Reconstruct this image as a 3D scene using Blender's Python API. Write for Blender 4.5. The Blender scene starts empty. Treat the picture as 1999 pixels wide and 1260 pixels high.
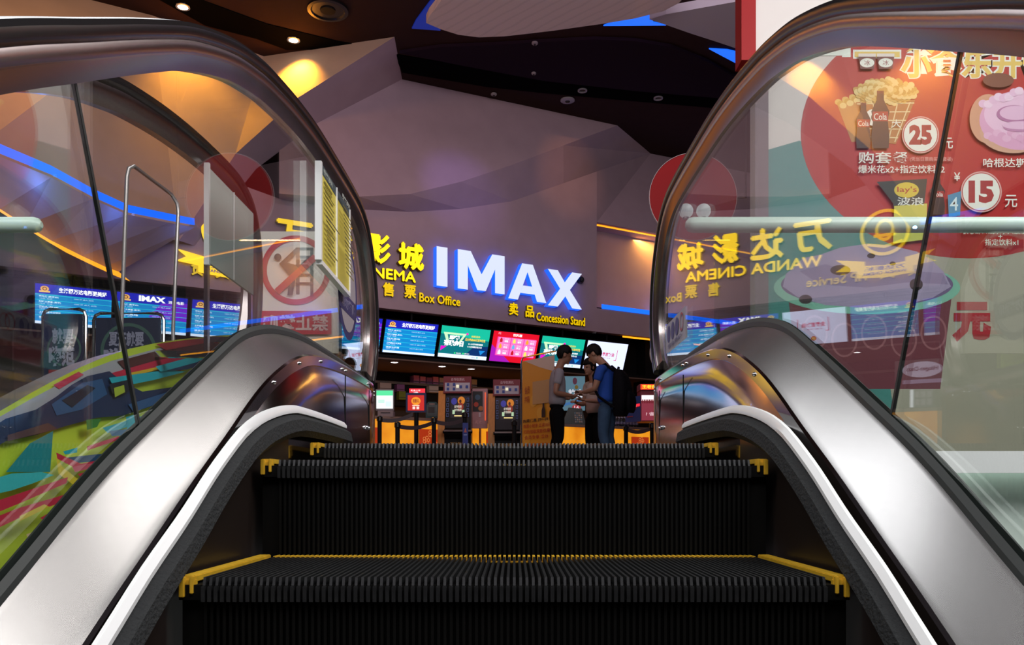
import bpy, bmesh, math, random
from mathutils import Vector, Matrix
random.seed(7)
SC = bpy.context.scene
COL = SC.collection

# ------------------------------------------------------------------ camera, world, light, exposure
E = -0.115                 # eye height relative to the lobby floor (z = 0)
F, CX, HY = 1680.0, 1004.0, 950.0
cam = bpy.data.cameras.new('camera')
cam.sensor_fit = 'HORIZONTAL'
cam.sensor_width = 36
cam.lens = F / 1999 * 36
cam.shift_x = -(CX - 999.5) / 1999
cam.shift_y = (HY - 630) / 1999
cam.clip_start = 0.02
cam_ob = bpy.data.objects.new('camera', cam)
cam_ob.location = (0, 0, E)
cam_ob.rotation_euler = (math.radians(90), 0, 0)
COL.objects.link(cam_ob)
SC.camera = cam_ob

vs = SC.view_settings
SC.display_settings.display_device = 'sRGB'
vs.view_transform = 'Standard'
vs.look = 'None'
vs.gamma = 1
vs.use_curve_mapping = False
vs.exposure = 0.0

w = bpy.data.worlds.new('world')
SC.world = w
w.use_nodes = True
w.node_tree.nodes['Background'].inputs[0].default_value = (0.62, 0.52, 0.58, 1)
w.node_tree.nodes['Background'].inputs[1].default_value = 0.045

def light(name, kind, loc, target, energy, color=(1, 1, 1), **kw):
    l = bpy.data.lights.new(name, kind)
    l.energy = energy
    l.color = color
    for k, v in kw.items():
        setattr(l, k, v)
    o = bpy.data.objects.new(name, l)
    o.location = loc
    o.rotation_euler = (Vector(target) - Vector(loc)).to_track_quat('-Z', 'Y').to_euler()
    COL.objects.link(o)
    return o

# unseen panels set to brighten the decking, then atrium daylight from behind
light('deck_light', 'AREA', (-3.9, 6.7, 5.75), (-0.4, 1.4, 0), 50, (0.97, 0.98, 1.0), shape='RECTANGLE', size=2.3, size_y=2.4)
light('deck_light', 'AREA', (3.9, 6.7, 5.75), (0.4, 1.4, 0), 50, (1.0, 0.96, 0.93), shape='RECTANGLE', size=2.3, size_y=2.4)
light('atrium_daylight', 'AREA', (0, -5, 7.0), (0, 8, 3.5), 110, (0.98, 0.86, 1.0), shape='RECTANGLE', size=9, size_y=3)
light('fill_light', 'AREA', (0, -1.6, 4.2), (0, 2.8, 0.3), 120, (1.0, 0.98, 0.97), shape='RECTANGLE', size=4.0, size_y=1.6)  # added front fill for treads, brush carriers and signs
light('fill_light', 'AREA', (2.6, 0.2, 3.9), (-1.1, 2.2, 0.2), 150, (1.0, 0.98, 0.96), shape='RECTANGLE', size=2.6, size_y=2.0)  # added side fill for the printed panel
light('fill_light', 'AREA', (-2.6, 0.2, 3.9), (1.1, 2.2, 0.2), 80, (1.0, 0.98, 0.96), shape='RECTANGLE', size=2.6, size_y=2.0)  # added side fill for the opposite floor edge
light('board_fill', 'AREA', (3.6, 2.2, 4.6), (3.0, 5.7, 1.6), 110, (1.0, 0.96, 0.93), shape='RECTANGLE', size=2.5, size_y=1)  # unseen fill added to brighten the poster board
# spot and panel added as unseen fill for the folded wall and lobby
light('wall_fill_spot', 'SPOT', (4.2, 12.2, 6.6), (-2.2, 14.4, 5.6), 130, (1.0, 0.75, 0.85), spot_size=0.9, spot_blend=1.0, shadow_soft_size=0.05)
light('lobby_fill', 'AREA', (1.2, 9.0, 6.6), (-0.5, 15.0, 3.2), 95, (1.0, 0.70, 0.84), shape='RECTANGLE', size=6, size_y=2)

# ------------------------------------------------------------------ materials
def lin(h):
    h = h.lstrip('#')
    out = []
    for i in (0, 2, 4):
        c = int(h[i:i + 2], 16) / 255
        out.append(c / 12.92 if c <= 0.04045 else ((c + 0.055) / 1.055) ** 2.4)
    return (*out, 1)

_MATS = {}
def mat(name, col, rough=0.5, metal=0.0, noise=0.0, scale=20, stretch=None, bump=0.0, spec=0.5):
    if name in _MATS:
        return _MATS[name]
    m = bpy.data.materials.new(name)
    m.use_nodes = True
    nt = m.node_tree
    b = nt.nodes['Principled BSDF']
    c = lin(col) if isinstance(col, str) else (*col, 1)
    b.inputs['Base Color'].default_value = c
    b.inputs['Roughness'].default_value = rough
    b.inputs['Metallic'].default_value = metal
    b.inputs['Specular IOR Level'].default_value = spec
    if noise or bump:
        tc = nt.nodes.new('ShaderNodeTexCoord')
        mp = nt.nodes.new('ShaderNodeMapping')
        if stretch:
            mp.inputs['Scale'].default_value = stretch
        nz = nt.nodes.new('ShaderNodeTexNoise')
        nz.inputs['Scale'].default_value = scale
        nz.inputs['Detail'].default_value = 4
        nt.links.new(tc.outputs['Object'], mp.inputs['Vector'])
        nt.links.new(mp.outputs[0], nz.inputs['Vector'])
        if noise:
            mx = nt.nodes.new('ShaderNodeMixRGB')
            mx.blend_type = 'MULTIPLY'
            mx.inputs[0].default_value = noise
            mx.inputs[1].default_value = c
            cr = nt.nodes.new('ShaderNodeValToRGB')
            cr.color_ramp.elements[0].position = 0.3
            cr.color_ramp.elements[0].color = (0.35, 0.35, 0.35, 1)
            cr.color_ramp.elements[1].position = 0.7
            nt.links.new(nz.outputs['Fac'], cr.inputs[0])
            nt.links.new(cr.outputs[0], mx.inputs[2])
            nt.links.new(mx.outputs[0], b.inputs['Base Color'])
        if bump:
            bp = nt.nodes.new('ShaderNodeBump')
            bp.inputs['Strength'].default_value = bump
            bp.inputs['Distance'].default_value = 0.01
            nt.links.new(nz.outputs['Fac'], bp.inputs['Height'])
            nt.links.new(bp.outputs[0], b.inputs['Normal'])
    _MATS[name] = m
    return m

def emi(name, col, s=1.0):
    if name in _MATS:
        return _MATS[name]
    m = bpy.data.materials.new(name)
    m.use_nodes = True
    nt = m.node_tree
    b = nt.nodes['Principled BSDF']
    c = lin(col) if isinstance(col, str) else (*col, 1)
    b.inputs['Base Color'].default_value = (c[0] * .3, c[1] * .3, c[2] * .3, 1)
    b.inputs['Roughness'].default_value = 0.4
    b.inputs['Emission Color'].default_value = c
    b.inputs['Emission Strength'].default_value = s
    _MATS[name] = m
    return m

def glow(h, s=1.0):
    return emi('lit_%s_%.2f' % (h.strip('#'), s), h, s)

def ink(h, rough=0.5):
    return mat('print_%s_%.1f' % (h.strip('#'), rough), h, rough)

def glass(name, tint=(1, 1, 1), gloss=1.0, rough=0.0):
    """clear sheet: a see-through share and a mirror share that grows at grazing angles"""
    if name in _MATS:
        return _MATS[name]
    m = bpy.data.materials.new(name)
    m.use_nodes = True
    nt = m.node_tree
    nt.nodes.clear()
    out = nt.nodes.new('ShaderNodeOutputMaterial')
    tr = nt.nodes.new('ShaderNodeBsdfTransparent')
    tr.inputs[0].default_value = (*tint, 1)
    gl = nt.nodes.new('ShaderNodeBsdfGlossy')
    gl.inputs['Roughness'].default_value = rough
    gl.inputs['Color'].default_value = (0.97, 1.0, 0.98, 1)
    lw = nt.nodes.new('ShaderNodeLayerWeight')
    lw.inputs['Blend'].default_value = 0.5
    pw = nt.nodes.new('ShaderNodeMath')
    pw.operation = 'POWER'
    pw.inputs[1].default_value = 4.6
    ml = nt.nodes.new('ShaderNodeMath')
    ml.operation = 'MULTIPLY_ADD'
    ml.inputs[1].default_value = 0.95 * gloss
    ml.inputs[2].default_value = 0.045 * gloss
    ml.use_clamp = True
    mx = nt.nodes.new('ShaderNodeMixShader')
    nt.links.new(lw.outputs['Facing'], pw.inputs[0])
    nt.links.new(pw.outputs[0], ml.inputs[0])
    nt.links.new(ml.outputs[0], mx.inputs[0])
    nt.links.new(tr.outputs[0], mx.inputs[1])
    nt.links.new(gl.outputs[0], mx.inputs[2])
    nt.links.new(mx.outputs[0], out.inputs[0])
    _MATS[name] = m
    return m

STEEL = mat('brushed_steel', (0.66, 0.65, 0.645), 0.27, 1.0, noise=0.04, scale=3, stretch=(60, 1.2, 60))
RAILST = mat('rail_steel', (0.40, 0.34, 0.34), 0.26, 1.0)
SKIRT_SHADE = mat('skirt_shade', (0.02, 0.014, 0.012), 0.35)  # darkness under the brush put into the colour
POLISH = mat('polished_steel', (0.50, 0.48, 0.49), 0.12, 1.0, noise=0.1, scale=4)
SATIN = mat('satin_aluminium', (0.93, 0.94, 0.95), 0.3, 0.0)
CHROME = mat('chrome', (0.75, 0.75, 0.77), 0.12, 1.0)
RUBBER = mat('black_rubber', (0.012, 0.011, 0.012), 0.25, 0.0, spec=0.6)
BRISTLE = mat('black_bristle', (0.018, 0.02, 0.022), 0.85, bump=0.6, scale=160)
GASKET = mat('dark_gasket', (0.035, 0.04, 0.04), 0.5)
TREAD = mat('step_alloy', (0.035, 0.036, 0.038), 0.40, 0.5, noise=0.5, scale=60)
RISER = mat('riser_alloy', (0.0022, 0.0022, 0.002), 0.65, 0.0, spec=0.15)
YELLOW = mat('step_yellow', (0.78, 0.47, 0.03), 0.45, noise=0.35, scale=45)
WALL = mat('mauve_plaster', (0.50, 0.365, 0.42), 0.75, noise=0.12, scale=3, bump=0.05)
SLOT = mat('black_slot', (0.003, 0.003, 0.003), 0.9, spec=0.02)
DARKCEIL = mat('dark_brown_ceiling', (0.052, 0.027, 0.024), 0.8, spec=0.06, noise=0.15, scale=5)
BLACK = mat('black_matte', (0.005, 0.005, 0.006), 0.65, spec=0.2)
BLACKG = mat('black_gloss', (0.008, 0.008, 0.009), 0.25)
GLASS = glass('balustrade_glass', (0.955, 0.985, 0.97))
GLASS2 = glass('guard_glass', (0.86, 0.95, 0.91), 0.7)
WOOD = mat('orange_wood', (0.70, 0.27, 0.04), 0.4, noise=0.3, scale=6, stretch=(8, 8, 1))

# ------------------------------------------------------------------ geometry helpers
def at(px, py, d):
    """point seen at (px, py) of the photograph at the depth d from the eye"""
    return Vector(((px - CX) / F * d, d, E + (HY - py) / F * d))

SL, W0 = 0.58, 15.0 + 0.58 * 2.27        # line of the sign wall: y = 15 + SL (x + 2.27)
U = Vector((1, SL, 0)).normalized()      # along the sign wall
NW = Vector((SL, -1, 0)).normalized()    # out of the sign wall
UZ = Vector((0, 0, 1))
def on_wall(px, py, o=0.0):
    k = (px - CX) / F
    y = (W0 - o) / (1 - SL * k)
    return Vector((k * y, y, E + (HY - py) / F * y))
def wall_x(x, z, o=0.0):
    return Vector((x, W0 - o + SL * x, z))
def behind(px, py, o=0.0, g=0.63):
    """point of the sign wall whose mirror image in the right-hand glass is at (px, py)"""
    k = (px - CX) / F
    y = (W0 - o + SL * 2 * g) / (1 + SL * k)
    return Vector((2 * g - k * y, y, E + (HY - py) / F * y))
CZ = 7.1
def on_ceil(px, py, dz=0.0):
    d = (CZ + dz) * F / (HY - py)
    return Vector(((px - CX) / F * d, d, E + CZ + dz))

_TXT = {}
def text_geo(body, bold, depth):
    key = (body, bold, depth)
    if key not in _TXT:
        c = bpy.data.curves.new('tmp', 'FONT')
        c.body = body
        c.offset = bold
        c.resolution_u = 2
        if depth:
            c.extrude = 0.5
            c.fill_mode = 'BOTH'
        else:
            c.fill_mode = 'FRONT'
        o = bpy.data.objects.new('tmp', c)
        COL.objects.link(o)
        dg = bpy.context.evaluated_depsgraph_get()
        me = bpy.data.meshes.new_from_object(o.evaluated_get(dg))
        vs_ = [v.co.copy() for v in me.vertices]
        fs = [tuple(p.vertices) for p in me.polygons]
        bpy.data.objects.remove(o)
        bpy.data.curves.remove(c)
        bpy.data.meshes.remove(me)
        x0 = min(v.x for v in vs_); x1 = max(v.x for v in vs_)
        y0 = min(v.y for v in vs_); y1 = max(v.y for v in vs_)
        out = [((v.x - x0) / (x1 - x0), (v.y - y0) / (y1 - y0), v.z + 0.5) for v in vs_]
        _TXT[key] = (out, fs)
    return _TXT[key]

class MB:
    def __init__(self):
        self.v = []; self.f = []; self.mi = []; self.mats = []
    def slot(self, m):
        if m not in self.mats:
            self.mats.append(m)
        return self.mats.index(m)
    def add(self, verts, faces, m):
        b = len(self.v)
        self.v += [Vector(p) for p in verts]
        s = self.slot(m)
        for f in faces:
            self.f.append(tuple(i + b for i in f)); self.mi.append(s)
        return self
    def poly(self, pts, m):
        return self.add(pts, [tuple(range(len(pts)))], m)
    def box(self, c, s, m, rot=None):
        c = Vector(c); hx, hy, hz = s[0] / 2, s[1] / 2, s[2] / 2
        ps = [Vector((x, y, z)) for x in (-hx, hx) for y in (-hy, hy) for z in (-hz, hz)]
        if rot is not None:
            ps = [rot @ p for p in ps]
        return self.add([c + p for p in ps], [(0, 1, 3, 2), (4, 6, 7, 5), (0, 4, 5, 1), (2, 3, 7, 6), (0, 2, 6, 4), (1, 5, 7, 3)], m)
    def slab(self, O, A, B, N, m):
        """box spanned by three vectors from a corner"""
        O, A, B, N = Vector(O), Vector(A), Vector(B), Vector(N)
        ps = [O, O + A, O + A + B, O + B, O + N, O + A + N, O + A + B + N, O + B + N]
        return self.add(ps, [(0, 3, 2, 1), (4, 5, 6, 7), (0, 1, 5, 4), (1, 2, 6, 5), (2, 3, 7, 6), (3, 0, 4, 7)], m)
    def prism(self, pts, N, m):
        n = len(pts); N = Vector(N); pts = [Vector(p) for p in pts]
        fs = [tuple(range(n)), tuple(range(2 * n - 1, n - 1, -1))]
        fs += [(i, i + n, (i + 1) % n + n, (i + 1) % n) for i in range(n)]
        return self.add(pts + [p + N for p in pts], fs, m)
    def loft(self, rows, m, closed=False, caps=False):
        n = len(rows[0]); vs_ = [p for r in rows for p in r]; fs = []
        for i in range(len(rows) - 1):
            for j in range(n if closed else n - 1):
                a = i * n + j; b = i * n + (j + 1) % n
                fs.append((a, b, b + n, a + n))
        if caps:
            fs.append(tuple(range(n)))
            fs.append(tuple(range(len(vs_) - 1, len(vs_) - n - 1, -1)))
        return self.add(vs_, fs, m)
    def tube(self, pts, r, m, seg=10, caps=True):
        pts = [Vector(p) for p in pts]; rows = []
        rs = r if isinstance(r, (list, tuple)) else [r] * len(pts)
        t0 = (pts[1] - pts[0]).normalized()
        ref = Vector((0, 0, 1)) if abs(t0.z) < 0.9 else Vector((1, 0, 0))
        for i, p in enumerate(pts):
            t = (pts[min(i + 1, len(pts) - 1)] - pts[max(i - 1, 0)]).normalized()
            a = t.cross(ref).normalized(); b = t.cross(a).normalized()
            rows.append([p + rs[i] * (math.cos(q) * a + math.sin(q) * b) for q in [2 * math.pi * k / seg for k in range(seg)]])
        return self.loft(rows, m, True, caps)
    def lathe(self, c, prof, m, seg=24, axis=None, caps=True):
        """prof: (radius, height) along axis from c"""
        c = Vector(c); ax = Vector(axis or (0, 0, 1)).normalized()
        ref = Vector((1, 0, 0)) if abs(ax.x) < 0.9 else Vector((0, 1, 0))
        a = ax.cross(ref).normalized(); b = ax.cross(a)
        rows = [[c + ax * h + max(r, 1e-4) * (math.cos(q) * a + math.sin(q) * b) for q in [2 * math.pi * k / seg for k in range(seg)]] for r, h in prof]
        return self.loft(rows, m, True, caps)
    def ball(self, c, r, m, seg=16, ring=10):
        r = r if isinstance(r, (tuple, list)) else (r, r, r); c = Vector(c); rows = []
        for i in range(ring + 1):
            t = math.pi * i / ring
            s = max(math.sin(t), 1e-3)
            rows.append([c + Vector((r[0] * s * math.cos(q), r[1] * s * math.sin(q), r[2] * math.cos(t))) for q in [2 * math.pi * k / seg for k in range(seg)]])
        return self.loft(rows, m, True)
    def text(self, body, O, A, B, m, N=None, bold=0.02, front=None):
        vs_, fs = text_geo(body, bold, N is not None)
        O, A, B = Vector(O), Vector(A), Vector(B)
        N_ = Vector(N) if N is not None else Vector((0, 0, 0))
        ps = [O + A * x + B * y + N_ * z for x, y, z in vs_]
        if N is None or front is None:
            return self.add(ps, fs, m)
        side, fr = [], []
        for f in fs:
            (fr if all(vs_[i][2] > 0.99 for i in f) else side).append(f)
        self.add(ps, side, m)
        return self.add(ps, fr, front)
    def build(self, name, parent=None, smooth=False, bevel=0.0):
        me = bpy.data.meshes.new(name)
        me.from_pydata(self.v, [], self.f)
        for m in self.mats:
            me.materials.append(m)
        for p, i in zip(me.polygons, self.mi):
            p.material_index = i
            p.use_smooth = smooth
        bm = bmesh.new(); bm.from_mesh(me)
        if smooth:
            bmesh.ops.remove_doubles(bm, verts=bm.verts, dist=1e-5)
        if bevel:
            bmesh.ops.bevel(bm, geom=bm.edges[:], offset=bevel, segments=2, affect='EDGES', clamp_overlap=True)
        bm.to_mesh(me); bm.free()
        if smooth:
            me.set_sharp_from_angle(angle=math.radians(40))
        o = bpy.data.objects.new(name, me)
        COL.objects.link(o)
        if parent is not None:
            o.parent = parent
            o.matrix_parent_inverse = parent_matrix(parent).inverted()
        return o

def parent_matrix(o):
    m = Matrix.LocRotScale(o.location, o.rotation_euler, o.scale)
    return parent_matrix(o.parent) @ o.matrix_parent_inverse @ m if o.parent else m

def tag(o, label, cat, group=None, kind=None):
    o['label'] = label; o['category'] = cat
    if group: o['group'] = group
    if kind: o['kind'] = kind
    return o
def thing(name, label, cat, loc=(0, 0, 0), group=None, rz=0):
    o = bpy.data.objects.new(name, None)
    o.empty_display_size = 0.1
    o.location = loc; o.rotation_euler = (0, 0, rz)
    COL.objects.link(o)
    return tag(o, label, cat, group)
def struct(o, label=None, cat=None):
    o['kind'] = 'structure'
    if label: o['label'] = label
    if cat: o['category'] = cat
    return o
def children(o):
    return [c for c in bpy.data.objects if c.parent == o]
def dup(root, delta, label, group=None):
    def cp(o, par):
        c = o.copy(); COL.objects.link(c)
        if par is not None: c.parent = par
        for k in children(o): 
            if k is not c: cp(k, c)
        return c
    r = cp(root, None)
    r.location = Vector(root.location) + Vector(delta)
    r['label'] = label
    if group: r['group'] = group
    return r

class Face:
    """flat picture frame: O lower-left corner, A width, B height, layers stacked along the normal"""
    def __init__(self, mb, O, A, B, N, step=0.0015):
        self.m = mb; self.O, self.A, self.B = Vector(O), Vector(A), Vector(B)
        self.N = Vector(N).normalized() * step; self.k = 1
    def p(self, x, y, k): return self.O + self.A * x + self.B * y + self.N * k
    def lay(self, k):
        if k is None:
            self.k += 1; return self.k
        return k
    def poly(self, pts, m, k=None):
        k = self.lay(k); self.m.poly([self.p(x, y, k) for x, y in pts], m); return self
    def rect(self, x0, y0, x1, y1, m, k=None):
        return self.poly([(x0, y0), (x1, y0), (x1, y1), (x0, y1)], m, k)
    def oval(self, x, y, rx, ry, m, k=None, n=28):
        return self.poly([(x + rx * math.cos(2 * math.pi * i / n), y + ry * math.sin(2 * math.pi * i / n)) for i in range(n)], m, k)
    def ring(self, x, y, rx, ry, t, m, k=None, n=32):
        k = self.lay(k)
        a = [self.p(x + rx * math.cos(2 * math.pi * i / n), y + ry * math.sin(2 * math.pi * i / n), k) for i in range(n)]
        b = [self.p(x + rx * (1 - t) * math.cos(2 * math.pi * i / n), y + ry * (1 - t) * math.sin(2 * math.pi * i / n), k) for i in range(n)]
        self.m.add(a + b, [(i, (i + 1) % n, (i + 1) % n + n, i + n) for i in range(n)], m); return self
    def text(self, body, x0, y0, x1, y1, m, k=None, bold=0.02):
        k = self.lay(k)
        self.m.text(body, self.p(x0, y0, k), self.A * (x1 - x0), self.B * (y1 - y0), m, bold=bold); return self

def spline(pts, n=6):
    """Catmull-Rom through 2D points"""
    out = []
    P = [pts[0]] + list(pts) + [pts[-1]]
    for i in range(1, len(P) - 2):
        p0, p1, p2, p3 = P[i - 1], P[i], P[i + 1], P[i + 2]
        for j in range(n):
            t = j / n
            out.append(tuple(0.5 * (2 * b + (c - a) * t + (2 * a - 5 * b + 4 * c - d) * t * t + (3 * b - a - 3 * c + d) * t ** 3)
                             for a, b, c, d in zip(p0, p1, p2, p3)))
    out.append(tuple(pts[-1]))
    return out
def interp(pts, x):
    if x <= pts[0][0]:
        (a, b), (c, d) = pts[0], pts[1]
    else:
        for (a, b), (c, d) in zip(pts, pts[1:]):
            if x <= c: break
    return b + (d - b) * (x - a) / (c - a)

# ------------------------------------------------------------------ escalator: side walls
S30 = 0.585
def ext(pts, y0=-1.3):
    (a, b) = pts[0]
    return [(y0, b - (a - y0) * S30)] + list(pts)
DECK_OUT = spline(ext([(0.6, -0.398), (1.04, -0.143), (1.294, 0.008), (1.51, 0.117), (1.78, 0.249), (1.954, 0.328), (2.113, 0.374), (2.294, 0.405), (2.56, 0.428), (2.985, 0.437), (3.4, 0.437), (3.78, 0.437)]))
DECK_IN = spline(ext([(0.6, -0.496), (1.098, -0.203), (1.30, -0.090), (1.477, 0.009), (1.653, 0.102), (1.765, 0.164), (1.878, 0.221), (2.002, 0.272), (2.148, 0.320), (2.34, 0.359), (2.658, 0.3845), (3.0, 0.396), (3.409, 0.400), (3.78, 0.400)]))
BRUSH = spline(ext([(0.6, -0.462), (1.057, -0.195), (1.181, -0.122), (1.319, -0.050), (1.436, 0.017), (1.533, 0.066), (1.609, 0.100), (1.711, 0.132), (1.83, 0.156), (1.94, 0.171), (2.04, 0.177), (2.3, 0.180), (2.62, 0.178)]))
RAIL = [(-1.3, -0.80), (0.3, 0.135), (0.7, 0.37), (1.004, 0.548), (1.2, 0.655), (1.426, 0.777), (1.618, 0.873), (1.843, 0.962), (2.028, 1.015), (2.158, 1.043), (2.37, 1.077), (2.605, 1.102), (2.89, 1.115), (3.17, 1.122), (3.38, 1.115), (3.53, 1.075), (3.65, 0.995), (3.745, 0.88), (3.79, 0.75), (3.785, 0.61), (3.735, 0.50), (3.68, 0.43)]

def side_wall(s, dz_deck, dz_rail, label, rail_label):
    """s = -1 for the one, +1 for the other side of the steps"""
    zs = lambda z, dz: z + E + dz
    root = thing('escalator_balustrade', label, 'balustrade', (s * 0.6, 3.4, 0))
    ys = [p[0] for p in DECK_OUT]
    def fl(x, y):                            # the end of the side wall narrows to the handrail in plan
        return max(x, 0.1635 * y) if y > 2.9 else x
    def line(curve, x, dz, off=0.0, lo=-1.3, hi=3.78):
        yy = [y for y in ys if lo <= y <= hi]
        return [Vector((s * fl(x, y), y, zs(interp(curve, y) + off, dz))) for y in yy]
    # brushed decking: bent sheet from the molding up to the glass
    mb = MB()
    mb.loft([line(DECK_IN, 0.552, dz_deck), line(DECK_IN, 0.560, dz_deck, 0.008), line(DECK_OUT, 0.614, dz_deck, -0.006), line(DECK_OUT, 0.620, dz_deck, 0.0), line(DECK_OUT, 0.6215, dz_deck, -0.02)], STEEL)
    mb.build('decking', root, True)
    # gasket along the glass, inner and outer
    mb = MB()
    mb.loft([line(DECK_OUT, 0.619, dz_deck, 0.0), line(DECK_OUT, 0.619, dz_deck, 0.012), line(DECK_OUT, 0.626, dz_deck, 0.022), line(DECK_OUT, 0.626, dz_deck, -0.03)], GASKET)
    mb.loft([line(DECK_OUT, 0.640, dz_deck, -0.03), line(DECK_OUT, 0.640, dz_deck, 0.018), line(DECK_OUT, 0.648, dz_deck, 0.012), line(DECK_OUT, 0.656, dz_deck, -0.02)], GASKET)
    mb.build('glass_gasket', root)
    # outer deck and outer cladding
    mb = MB()
    mb.loft([line(DECK_OUT, 0.652, dz_deck, -0.01), line(DECK_OUT, 0.664, dz_deck, -0.03), line(DECK_OUT, 0.668, dz_deck, -0.06), line(DECK_OUT, 0.668, dz_deck, -0.7)], STEEL)
    mb.build('outer_decking', root, True)
    # molding with its bolts, then skirt
    mb = MB()
    mb.loft([line(DECK_IN, 0.552, dz_deck), line(DECK_IN, 0.546, dz_deck, -0.004), line(DECK_IN, 0.541, dz_deck, -0.030), line(DECK_IN, 0.545, dz_deck, -0.034)], POLISH)
    md = mb.build('molding', root, True)
    for y in (1.95, 2.18, 2.42, 2.72, 2.78, 3.2, 3.5, 3.64):
        b = MB()
        b.lathe((s * fl(0.5445, y), y, zs(interp(DECK_IN, y) - 0.016, dz_deck)), [(0.0, 0.006), (0.004, 0.005), (0.0055, 0.0)], CHROME, 12, (-s, 0, 0))
        b.build('bolt', md, True)
    mb = MB()
    mb.loft([line(DECK_IN, 0.5435, dz_deck, -0.032), line(DECK_IN, 0.530, dz_deck, -0.06), line(DECK_IN, 0.516, dz_deck, -0.11), line(DECK_IN, 0.508, dz_deck, -0.5)], POLISH)
    sk = mb.build('skirt_panel', root, True)
    for y in (2.62, 3.05):
        b = MB(); b.box((s * 0.5145, y, zs(0.16, 0)), (0.003, 0.003, 0.36), BLACK); b.build('panel_seam', sk)
    for dy in (0, 0.045):
        b = MB(); b.lathe((s * 0.513, 2.98 + dy, zs(0.205, 0)), [(0.0, 0.008), (0.006, 0.006), (0.008, 0.0)], CHROME, 12, (-s, 0, 0)); b.build('bolt', sk, True)
    mb = MB(); mb.loft([line(BRUSH, 0.5055, 0, -0.012, hi=1.95), line(BRUSH, 0.5055, 0, -0.5, hi=1.95)], SKIRT_SHADE); mb.build('skirt_shade_sheet', root)  # dark sheet added where the polished skirt only mirrors the dark steps
    # brush guard: pale carrier and black bristles
    mb = MB(); hi = 2.62
    carr = [line(BRUSH, 0.512, 0, 0.012, hi=hi), line(BRUSH, 0.506, 0, 0.012, hi=hi), line(BRUSH, 0.498, 0, 0.002, hi=hi), line(BRUSH, 0.498, 0, -0.006, hi=hi), line(BRUSH, 0.512, 0, -0.010, hi=hi)]
    mb.loft(carr, SATIN)
    bc = mb.build('brush_carrier', root, True)
    mb = MB()
    mb.loft([line(BRUSH, 0.503, 0, -0.008, hi=hi), line(BRUSH, 0.485, 0, -0.020, hi=hi), line(BRUSH, 0.480, 0, -0.046, hi=hi), line(BRUSH, 0.492, 0, -0.060, hi=hi), line(BRUSH, 0.505, 0, -0.012, hi=hi)], BRISTLE)
    mb.build('bristle_strip', bc)
    # end cap of the side wall
    mb = MB()
    mb.prism([(s * 0.617, 3.78, zs(-0.1, 0)), (s * 0.617, 3.78, zs(0.36, dz_deck)), (s * 0.618, 3.78, zs(0.40, dz_deck)), (s * 0.62, 3.78, zs(0.437, dz_deck)), (s * 0.668, 3.78, zs(0.41, dz_deck)), (s * 0.668, 3.78, zs(-0.1, 0))], (0, 0.03, 0), STEEL)
    mb.build('end_cap', root)
    # glass in two sheets, split square to the slope
    rp = spline(RAIL, 6)
    inner = []
    for i, (y, z) in enumerate(rp):
        a = rp[max(i - 1, 0)]; b = rp[min(i + 1, len(rp) - 1)]
        ty, tz = b[0] - a[0], b[1] - a[1]; L = math.hypot(ty, tz)
        inner.append((y + tz / L * 0.074, z - ty / L * 0.074 + dz_rail))
    jt, jb = (1.155, 0.75), (1.48, 0.02)
    def right_of(y, z):
        return (y - jb[0]) * (jt[1] - jb[1]) - (z - jb[1]) * (jt[0] - jb[0]) > 0
    top_lo = [p for p in inner if not right_of(*p)]
    top_hi = [p for p in inner if right_of(*p)]
    bot = [(y, z - 0.012 + dz_deck) for y, z in DECK_OUT if y < 3.62]
    bot_lo = [p for p in bot if not right_of(*p)]; bot_hi = [p for p in bot if right_of(*p)]
    def cut(g):
        ptop = pbot = None
        for q in range(400):
            t = q / 400; y = jb[0] + (jt[0] - jb[0]) * t; z = jb[1] + (jt[1] - jb[1]) * t
            if pbot is None and z > interp(bot, y): pbot = (y + g, z)
            if ptop is None and z > interp([p for p in inner if p[0] < 3.2], y): ptop = (y + g, z)
        return pbot or (jb[0] + g, jb[1]), ptop or (jt[0] + g, jt[1])
    (b0, t0), (b1, t1) = cut(-0.005), cut(0.005)
    for outline in (top_lo + [t0, b0] + bot_lo[::-1], [t1] + top_hi + bot_hi[::-1] + [b1]):
        mb = MB()
        mb.prism([(s * 0.628, y, z + E) for y, z in outline], (s * 0.010, 0, 0), GLASS)
        mb.build('glass_panel', root)
    mb = MB()
    mb.add([(s * x, y + dy, z + E) for (y, z) in (b0, t0) for x, dy in ((0.6275, 0.0012), (0.6275, 0.0088), (0.633, 0.0088), (0.633, 0.0012))],
           [(0, 1, 5, 4), (1, 2, 6, 5), (2, 3, 7, 6), (3, 0, 4, 7)], GASKET)
    mb.build('joint_seal', root)
    # handrail: rubber belt above, steel guide below it
    def ring(prof, lo=0):
        rows = []
        for i in range(lo, len(rp)):
            y, z = rp[i]
            a = rp[max(i - 1, 0)]; b = rp[min(i + 1, len(rp) - 1)]
            ty, tz = b[0] - a[0], b[1] - a[1]; L = math.hypot(ty, tz)
            ny, nz = -tz / L, ty / L
            rows.append([Vector((s * (0.634 + px), y + ny * n, z + nz * n + E + dz_rail)) for px, n in prof])
        return rows
    hr = thing('handrail', rail_label, 'handrail', (s * 0.634, 3.4, 0))
    mb = MB()
    prof = [(-0.024, -0.034), (-0.034, -0.031), (-0.040, -0.022), (-0.040, -0.010), (-0.033, -0.002), (-0.018, 0.0), (0.018, 0.0), (0.033, -0.002), (0.040, -0.010), (0.040, -0.022), (0.034, -0.031), (0.024, -0.034)]
    mb.loft(ring(prof), RUBBER, True, True)
    mb.build('rubber_belt', hr, True)
    mb = MB()
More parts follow.
